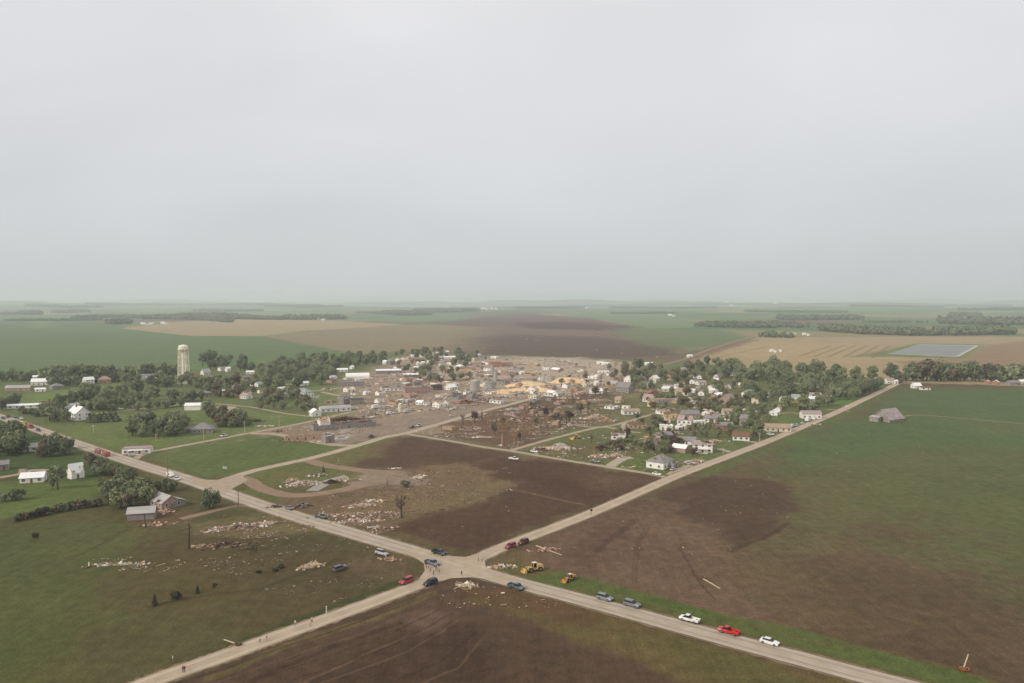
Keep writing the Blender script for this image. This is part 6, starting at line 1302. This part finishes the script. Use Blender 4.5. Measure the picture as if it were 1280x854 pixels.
for a in [
 (549, 693, 'pickup', BL, 20, 5, 'dark blue pickup with white gear in its bed, on the verge above the crossroads'),
 (540, 706, 'pickup', (112, 118, 126), 20, 6, 'blue-grey pickup with pale hood among the people at the crossroads'),
 (508, 729, 'suv', RD, -20, 8, 'bright red car on the left arm of the crossroad'),
 (538, 731, 'suv', BK, -20, 7, 'black car on the right edge below the people'),
 (638, 685, 'suv', (150, 48, 48), -20, 8, 'red car, nearer of two parked on the upper crossroad'),
 (654, 680, 'suv', DR, -20, 8, 'dark red car, farther of two parked on the upper crossroad'),
 (645, 736, 'pickup', (84, 94, 90), 20, 6, 'dark grey-green pickup on the near edge of the highway'),
 (756, 750, 'suv', (124, 130, 132), 20, 5.5, 'silver-grey car with dark windows, left of two grey cars'),
 (790, 758, 'suv', (120, 118, 120), 20, 5.5, 'grey car right of the silver-grey one on the verge'),
 (862, 777, 'pickup', WH, -20, -5.5, 'white pickup on the grass verge left of the red one'),
 (911, 792, 'pickup', (196, 34, 26), -20, -5.5, 'bright red pickup between two white vehicles'),
 (962, 805, 'sedan', WH, 20, 5.6, 'white sedan last in the line along the highway'),
 (213, 596, 'van', WH, 20, 7, 'white van towing behind a white car on the highway'),
 (221, 600, 'sedan', (214, 212, 206), 20, 7, 'white car directly in front of the white van'),
 (821, 594, 'sedan', WH, 20, 3.5, 'white sedan on the side street before the white corner house'),
 (841, 588, 'sedan', (190, 190, 190), 20, -9, 'pale car in the drive of the white corner house'),
 (744, 578, 'pickup', (146, 146, 140), 20, 3, 'pale grey pickup on the verge below the flattened tan house'),
 (165, 568, 'suv', WH, 20, -2, 'white car in front of the station'),
 (175, 566.5, 'sedan', BK, 20, -2, 'dark car right of the white one at the station'),
 (4, 524, 'suv', DG, 20, 7, 'dark green car at the left edge on the highway'),
 (10, 522, 'pickup', BK, 20, 7, 'black pickup beside the highway at the left edge'),
 (18, 522, 'sedan', GY, 20, 7, 'grey car left of the white one on the roadside'),
 (27, 524, 'sedan', WH, 20, 7, 'bright white car on the roadside at far left'),
 (40, 535, 'suv', DR, 20, 7, 'dark red car behind the yellow truck'),
 (48, 539, 'suv', DG, 20, 7, 'dark car following the dark red one'),
 (130, 513, 'sedan', BK, 20, -1, 'black car in the row behind the hedge, left end'),
 (140, 512.5, 'pickup', BL, 20, -1, 'dark blue pickup in the row behind the hedge'),
 (150, 512, 'sedan', WH, 20, -1, 'white car in the row behind the hedge'),
 (163, 511.5, 'suv', GY, 20, -1, 'grey car at the right end of the row behind the hedge'),
 (280, 546, 'pickup', WH, 20, -5, 'white pickup at the lane below the grey hip-roofed house'),
 (564, 521, 'sedan', WH, 20, -5, 'bright white car on the railway strip'),
 (515, 535, 'suv', BL, 20, -7, 'dark blue car beside the main street'),
 (524, 533, 'pickup', WH, 20, -7, 'white pickup right of the dark blue car'),
 (470, 511, 'box', WH, 20, -3, 'white truck with box body near the upright tank'),
 (487, 518, 'van', WH, 20, -2.5, 'white van leftmost in the line below the upright tank'),
 (495, 517, 'pickup', WH, 20, -2.5, 'white pickup below the upright tank'),
 (508, 516, 'van', (200, 200, 196), 20, -2.5, 'pale van right of the upright tank'),
 (515, 513.5, 'pickup', WH, 20, -2.5, 'white pickup rightmost in the line near the tank'),
 (464, 547, 'pickup', (88, 80, 76), 20, -8, 'wrecked dark pickup with white panel on the gravel strip'),
 (668, 565.5, 'sedan', WH, 20, 3, 'white car beside the wreck left of the flattened house'),
 (680, 563, 'sedan', DR, 20, 3, 'dark red crushed car left of the flattened house'),
 (642, 575, 'pickup', WH, 20, 2, 'white pickup abandoned at the edge of the dark mud'),
 (770, 527, 'sedan', (196, 200, 200), 20, -5, 'pale car on the side street above the loop'),
 (1010, 527, 'box', WH, 20, -9, 'white box truck at the roadside before the pink-roofed shed'),
 (1003, 530, 'sedan', WH, 20, -9, 'white car just left of the roadside box truck'),
 (1018, 525, 'van', WH, 20, -9, 'white van just right of the roadside box truck'),
 (990, 534, 'van', (206, 206, 204), 20, -9, 'pale van parked at the end of the tan shed'),
 (996, 533, 'suv', (190, 196, 200), 20, -9, 'pale grey car right of the pale van'),
 (963, 544, 'sedan', WH, 20, 2, 'white car beside the small dark tree at the street'),
 (888, 557, 'sedan', (150, 150, 150), 20, 3, 'grey car beside the tall pink-roofed house'),
 (448, 478, 'box', WH, 20, -2, 'white truck parked before the grey block building'),
]: car(*a)
car(425, 713, 'suv', (98, 94, 94), 20, -6, 'wrecked grey car lying in the olive field', wreck=1, name='wrecked_car')
car(477, 694, 'suv', (170, 170, 168), 20, 4, 'wrecked pale grey car in the highway ditch', wreck=1, name='wrecked_car')
car(401, 648, 'pickup', (88, 88, 88), 20, 4, 'crushed dark grey pickup at the highway edge', wreck=1, name='wrecked_pickup')
car(362, 637, 'sedan', (110, 120, 120), 20, 8, 'crushed grey-green car left of the crushed pickup', wreck=1, name='wrecked_car')
car(378, 633, 'sedan', (88, 86, 90), 20, -3, 'crushed dark car tangled with branches below the drive', wreck=1, name='wrecked_car')
def fire_truck(px, py, dx, dy, c1, c2, label):
    p = G(px, py); p.z = .07; t = thing('fire_truck', label, 'fire truck', p, heading(px, py, dx, dy))
    b = MB(); b.box((-1.2, 0, 1.6), (5.6, 2.4, 1.9)); b.build('body', paint(c1), t)
    b = MB(); loft(b, [(1.65, .5, 2.6, 1.2, 1.05), (3.3, .5, 2.5, 1.2, 1.05), (3.9, .5, 1.6, 1.2, 1.1)]); b.build('cab', paint(c2), t)
    b = MB(); b.box((3.62, 0, 2.1), (.08, 2, .6), Matrix.Rotation(-.6, 3, 'Y')); b.build('windows', CARGL, t)
    for s in (-1, 1):
        b = MB(); b.box((-1.2, s*1.22, 1.6), (4.8, .06, 1.1)); b.build('locker', RIM, t)
        b = MB(); b.box((-1, s*.5, 2.75), (5, .08, .12))
        for i in range(8): b.box((-3.2+i*.6, s*.3, 2.75), (.08, .34, .08))
        b.build('ladder', RIM, t)
        for x in (-2.6, -1.3, 2.6): wheel(t, x, s*1.05, .52, .34)
    b = MB(); b.box((2.4, 0, 2.72), (.3, 1.6, .2)); b.build('light_bar', paint((190, 40, 30)), t); return t
fire_truck(31, 532, 20, 7.5, (206, 190, 70), (206, 190, 70), 'yellow fire truck leading the dark red car')
fire_truck(37, 535, 20, 7.5, (164, 84, 74), (164, 84, 74), 'dull red fire truck right behind the yellow one')
fire_truck(124, 567, -20, -7.5, (172, 112, 102), (172, 104, 94), 'pale red fire truck below the station, rear of two')
fire_truck(132, 570, -20, -7.5, (180, 78, 64), (200, 170, 96), 'red and yellow fire truck nearest the station')
# ------------------------------------------------------------------ loaders
YEL = paint((206, 166, 104)); ORN = paint((190, 140, 66)); DARKM = paint((60, 56, 52))
def loader(px, py, dx, dy, s, m, label):
    p = G(px, py); t = thing('wheel_loader', label, 'loader', p, heading(px, py, dx, dy)); t.scale = (s, s, s)
    b = MB(); loft(b, [(-4.0, 1.0, 2.1, 1.0, .9), (-3.6, .8, 2.5, 1.15, 1.0), (-1.2, .8, 2.7, 1.15, 1.0)]); b.build('engine_cover', m, t)
    b = MB(); b.box((-.1, 0, 1.1), (2.2, 1.3, .9)); b.box((1.5, 0, 1.2), (1.6, 1.6, 1.3)); b.build('chassis', m, t)
    b = MB(); b.box((-.35, 0, 2.55), (1.5, 1.45, 1.7), taper=.88); cabm = b.build('cab', CARGL, t)
    b = MB()
    for sx in (-1, 1):
        for sy in (-1, 1): b.box((-.35+sx*.7, sy*.7, 2.55), (.12, .12, 1.7))
    b.box((-.35, 0, 3.46), (1.8, 1.7, .14)); b.build('roof', paint((224, 200, 170)), t)
    for sy in (-1, 1):
        b = MB(); b.tube([(1.2, sy*.6, 1.9), (2.8, sy*.65, 1.9), (3.9, sy*.65, .8)], [.18, .2, .16], 6, 0, True, False); b.build('lift_arm', m, t)
        for x in (-2.3, 1.7): wheel(t, x, sy*1.25, .92, .65)
    pr = [(3.7, .15), (5.0, .1), (5.2, .22), (4.0, .35), (3.85, 1.1), (4.3, 1.5), (4.2, 1.62), (3.6, 1.2)]
    b = MB(); b.prism(pr, -1.55, 1.55); b.build('bucket', m, t)
    b = MB()
    for sy in (-1, 1): b.prism([(3.7, .12), (5.1, .12), (4.3, 1.5), (3.65, 1.2)], *sorted((sy*1.56, sy*1.62)))
    b.build('bucket_side', m, t)
    b = MB(); b.tube([(-3, .4, 2.5), (-3, .4, 3.3)], [.09, .09], 6); b.build('exhaust_pipe', DARKM, t); return t
loader(667, 714, -20, 3.5, .82, YEL, 'large tan-yellow wheel loader with bucket on the ground')
loader(712, 726, -20, 7, .62, ORN, 'smaller orange-brown wheel loader right of the large one')
loader(720, 549, -20, 3, .8, paint((222, 186, 96)), 'yellow loader clearing beside the flattened white house')
# ------------------------------------------------------------------ people
SKIN = mat('skin', S(196, 150, 124), .6, 3, .1); TROU = {'blue': mat('blue_denim', S(64, 72, 92), .9, 3, .2), 'dark': mat('dark_trousers', S(50, 46, 44), .9, 3, .2), 'tan': mat('tan_trousers', S(142, 120, 92), .9, 3, .2)}
SHIRT = {'white': mat('white_shirt', S(226, 222, 214), .8, 3, .1), 'red': mat('dark_red_shirt', S(128, 46, 44), .8, 3, .15), 'pink': mat('pink_shirt', S(206, 150, 156), .8, 3, .15), 'dark': mat('dark_shirt', S(48, 48, 54), .8, 3, .15), 'tan': mat('tan_shirt', S(160, 132, 100), .8, 3, .15), 'blue': mat('blue_shirt', S(76, 96, 132), .8, 3, .15)}
HAIR = mat('brown_hair', S(70, 50, 38), .8, 6, .3)
def person_mesh(pose, sh, tr):
    key = ('person', pose, sh, tr)
    if key in MESHC: return MESHC[key]
    st = .17 if pose == 'walk' else .0
    V = [((0, 0, .98), (.15, .13)), ((0, 0, 1.18), (.15, .11)), ((0, 0, 1.4), (.17, .11)), ((0, 0, 1.5), (.07, .07)), ((0, .02, 1.6), (.085, .095)), ((0, .01, 1.7), (.075, .085)),
         ((.1, 0, .9), (.1, .1)), ((.12, st, .5), (.065, .065)), ((.12, -st*.2+st, .08), (.045, .05)), ((.12, st+.16, .04), (.04, .03)),
         ((-.1, 0, .9), (.1, .1)), ((-.12, -st*.4, .5), (.065, .065)), ((-.12, -st*1.5, .1), (.045, .05)), ((-.12, -st*1.5+.15, .05), (.04, .03)),
         ((.2, 0, 1.42), (.06, .06)), ((.27, -.03, 1.15), (.045, .045)), ((.27, .1 if pose != 'point' else .25, .93 if pose != 'point' else 1.2), (.035, .035)), ((.27, .13 if pose != 'point' else .38, .84 if pose != 'point' else 1.24), (.035, .02)),
         ((-.2, 0, 1.42), (.06, .06)), ((-.27, .02, 1.15), (.045, .045)), ((-.26, -.05, .93), (.035, .035)), ((-.26, -.04, .83), (.035, .02))]
    E = [(0, 1), (1, 2), (2, 3), (3, 4), (4, 5), (0, 6), (6, 7), (7, 8), (8, 9), (0, 10), (10, 11), (11, 12), (12, 13), (2, 14), (14, 15), (15, 16), (16, 17), (2, 18), (18, 19), (19, 20), (20, 21)]
    me = bpy.data.meshes.new('skeleton'); me.from_pydata([v[0] for v in V], E, []); o = bpy.data.objects.new('tmp', me); col.objects.link(o)
    sk = o.modifiers.new('skin', 'SKIN')
    for i, v in enumerate(V): me.skin_vertices[0].data[i].radius = v[1]
    me.skin_vertices[0].data[0].use_root = True
    ss = o.modifiers.new('sub', 'SUBSURF'); ss.levels = 1; ss.render_levels = 1
    dg = bpy.context.evaluated_depsgraph_get(); m2 = bpy.data.meshes.new_from_object(o.evaluated_get(dg)); bpy.data.objects.remove(o)
    m2.name = 'person'; m2.materials.clear()
    for m_ in (SKIN, SHIRT[sh], TROU[tr], HAIR, DARKM): m2.materials.append(m_)
    for f in m2.polygons:
        c = f.center; arm = abs(c.x) > .22
        f.material_index = 4 if c.z < .09 else 2 if (c.z < 1.0 and not arm) else (1 if c.z < 1.47 and not (arm and c.z < 1.18) else (3 if c.z > 1.66 or (c.z > 1.55 and c.y < -.02) else 0))
        f.use_smooth = True
    MESHC[key] = m2; return m2
for x, y, pose, sh, tr, hd, lb in [
 (531.5, 706, 'stand', 'dark', 'dark', 1, 'person in dark clothes at the left end of the crossroads group'),
 (533, 711, 'stand', 'dark', 'blue', 2, 'person in dark shirt, second from left in the crossroads group'),
 (535.5, 711.5, 'point', 'pink', 'blue', 0, 'person in pink shirt behind the blue-grey pickup'),
 (538, 715, 'walk', 'tan', 'dark', 3, 'person in tan shirt walking in front of the pickup'),
 (542, 719, 'stand', 'tan', 'dark', 1, 'person in tan and dark clothes, nearest of the crossroads group'),
 (545, 714, 'stand', 'dark', 'tan', 4, 'person in dark shirt left of the one in white'),
 (547, 713, 'walk', 'white', 'tan', 5, 'person in white shirt at the right end of the group'),
 (549, 716.5, 'stand', 'tan', 'blue', 2, 'person in tan shirt and denim, right of the group'),
 (577, 720, 'stand', 'dark', 'dark', 0, 'lone person in dark clothes standing on the crossroads'),
 (598, 702, 'walk', 'white', 'dark', 4, 'person in white shirt, left of two by the crossroads corner'),
 (602.5, 702.5, 'walk', 'white', 'blue', 4, 'person in white shirt and denim, right of two by the corner'),
 (369, 783, 'walk', 'white', 'tan', 3, 'person in bright white on the left road verge'),
 (390, 779, 'stand', 'white', 'dark', 1, 'person in white shirt left of the roadside marker'),
 (388, 784, 'walk', 'pink', 'tan', 2, 'person in pink shirt on the left road'),
 (325, 804, 'walk', 'white', 'blue', 1, 'person in white shirt, left of two walking down the road'),
 (333.5, 800, 'walk', 'white', 'tan', 1, 'person in white and tan, right of two walking down the road'),
 (228.8, 841, 'walk', 'red', 'dark', 1, 'person in dark red shirt, left of two at the bottom'),
 (231, 841, 'walk', 'red', 'blue', 1, 'person in dark red shirt and denim, right of two at the bottom'),
 (216, 828, 'stand', 'white', 'tan', 2, 'person in white standing on the verge near the bottom left'),
]:
    o = obj('person', person_mesh(pose, sh, tr), None, G(x, y)+Vector((0, 0, .07)), hd); tag(o, lb, 'person')
# ------------------------------------------------------------------ poles, signs, small furniture
POLEW = mat('pole_wood', S(132, 108, 88), .9, 1, .3); POLEP = mat('pale_pole_wood', S(190, 172, 146), .9, 1, .2)
def pole(px, py, hpx, label, m=POLEW, arm=True, r=.17):
    p = G(px, py); h = hpx*p.length/FPX; t = thing('utility_pole', label, 'utility pole', p, R.uniform(0, .6))
    b = MB(); b.tube([(0, 0, -.2), (0, 0, h)], [r*1.15, r*.8], 8); b.build('pole', m, t)
    if arm:
        b = MB(); b.box((0, .17, h-.7), (2.4, .12, .14))
        b.build('crossarm', m, t)
        b = MB(); 
        for x in (-1.05, -.4, .4, 1.05): b.tube([(x, .17, h-.63), (x, .17, h-.4)], [.07, .05], 6)
        b.build('insulator', TRIM, t)
for a in [(210, 600, 28, 'reddish utility pole beside the white van'), (298, 632, 18, 'utility pole on the near bank above the drive'), (255, 554, 20, 'pale utility pole at the lane below the grey house', POLEP), (306, 544, 17, 'pale utility pole right end of the lane', POLEP),
  (349, 537, 17, 'pale utility pole left of the crushed tan building', POLEP), (434, 513, 14, 'utility pole at the leaning grey shed'), (97, 477, 14, 'slender pale pole before the windbreak', POLEP, False), (82, 531, 12, 'short pole left of the big farmhouse'),
  (142, 511, 11, 'pale pole beside the parked row behind the hedge', POLEP), (161, 552, 8, 'utility pole just behind the station'), (195, 552, 9, 'utility pole right of the station', POLEP), (855.5, 593, 12, 'pale utility pole at the corner house drive', POLEP), (904, 571, 11, 'utility pole at the wrecked corner driveway', POLEP),
  (949.5, 553, 12, 'utility pole at the brick house driveway', POLEP), (647, 467, 22, 'tall thin pole at the far wreckage', POLEP, False, .3), (222, 508, 12, 'pole on the gravel street left of the white shed', POLEP), (267, 512, 11, 'pole between shed and long cream building'), (590, 523, 9, 'short leaning pole at the main street', POLEP), (423, 578, 6, 'small pale post at the upper drive', POLEP, False)]: pole(*a)
p = G(739, 644); t = thing('road_sign', 'dark road sign on a post beside the upper crossroad', 'sign', p, .6)
b = MB(); b.box((0, 0, 1.2), (.12, .12, 2.4)); b.build('post', POLEW, t); b = MB(); b.box((0, -.08, 2.1), (1.2, .05, .8)); b.build('panel', DARKM, t)
p = G(408, 768); t = thing('marker_post', 'white marker post on the verge of the left road', 'post', p, .3)
b = MB(); b.box((0, 0, 1.1), (.28, .2, 2.2), taper=.8); b.build('post', TRIM, t); b = MB(); b.box((0, 0, 2.26), (.36, .28, .1)); b.build('cap', TRIM, t)
p = G(117, 541); t = thing('yard_light', 'small white windpump-like yard light on the lawn', 'yard light', p)
b = MB(); b.tube([(0, 0, 0), (0, 0, 4)], [.14, .1], 6); b.build('post', TRIM, t); b = MB(); b.tube([(0, 0, 3.9), (0, 0, 4.5), (0, 0, 5.0)], [.2, .65, .3], 8); b.build('lantern', TRIM, t)
p = G(1058, 510.5); t = thing('roadside_box', 'white box on a post where the lane meets the street', 'mailbox', p)
b = MB(); b.box((0, 0, .6), (.2, .2, 1.2)); b.build('post', POLEP, t); b = MB(); b.box((0, 0, 1.7), (1.6, 1.2, 1.1), taper=.9); b.build('box', TRIM, t)
p = G(281, 587); t = thing('white_sign', 'small white tilted board standing in the grass triangle', 'sign', p, .4)
b = MB(); b.box((0, 0, .9), (2.2, .1, 1.3), Matrix.Rotation(.3, 3, 'Y')); b.build('panel', TRIM, t)
for s in (-1, 1): b = MB(); b.box((s*.8, .1, .4), (.1, .1, .8)); b.build('leg', POLEP, t)
def fallen(px0, py0, px1, py1, r, m, label, root=True, z1=.3, dirt=None):
    a, c = G(px0, py0), G(px1, py1); t = thing('fallen_pole', label, 'fallen pole', a); d = c-a
    b = MB(); b.tube([(0, 0, .25), (d.x, d.y, z1)], [r, r*.7], 8); b.build('pole', m, t)
    if root:
        b = MB(); rr = random.Random(3); 
        for i in range(26): b.box((rr.gauss(0, .5), rr.gauss(0, .5), rr.random()*.8), (rr.uniform(.3, .9), .3, .25), rrot(rr))
        b.build('root_clod', dirt or mat('upturned_earth', S(112, 86, 64), .95, 2, .4), t)
fallen(877, 723.5, 900, 737, .24, POLEP, 'long pale pole fallen in the mud at the right')
fallen(297, 806.5, 280, 801, .2, POLEP, 'pale pole fallen across the verge of the left road')
fallen(852, 683.5, 855, 686, .3, POLEP, 'short pale log at the head of the dark rut', True)
fallen(1204, 838, 1210, 836, .2, POLEP, 'leaning pale post with orange clod at the bottom right', True, 3.6, mat('orange_earth', S(150, 92, 58), .95, 2, .3))
fallen(670, 683, 702, 695, .22, POLEP, 'long reddish pole fallen behind the loaders', False)
fallen(640, 614, 637, 612, .2, POLEP, 'short white fragment on the centre field edge', False)
# fallen tree with its limbs in the left field
tr, _ = limb_mesh(11, .35, 9, 3.2, .35, 44); t = thing('fallen_tree', 'uprooted leafless tree lying right of the dark heap', 'tree', G(298, 686)); o = tr.build('trunk', BARK, t); o.rotation_euler = (0, 1.45, -.3)
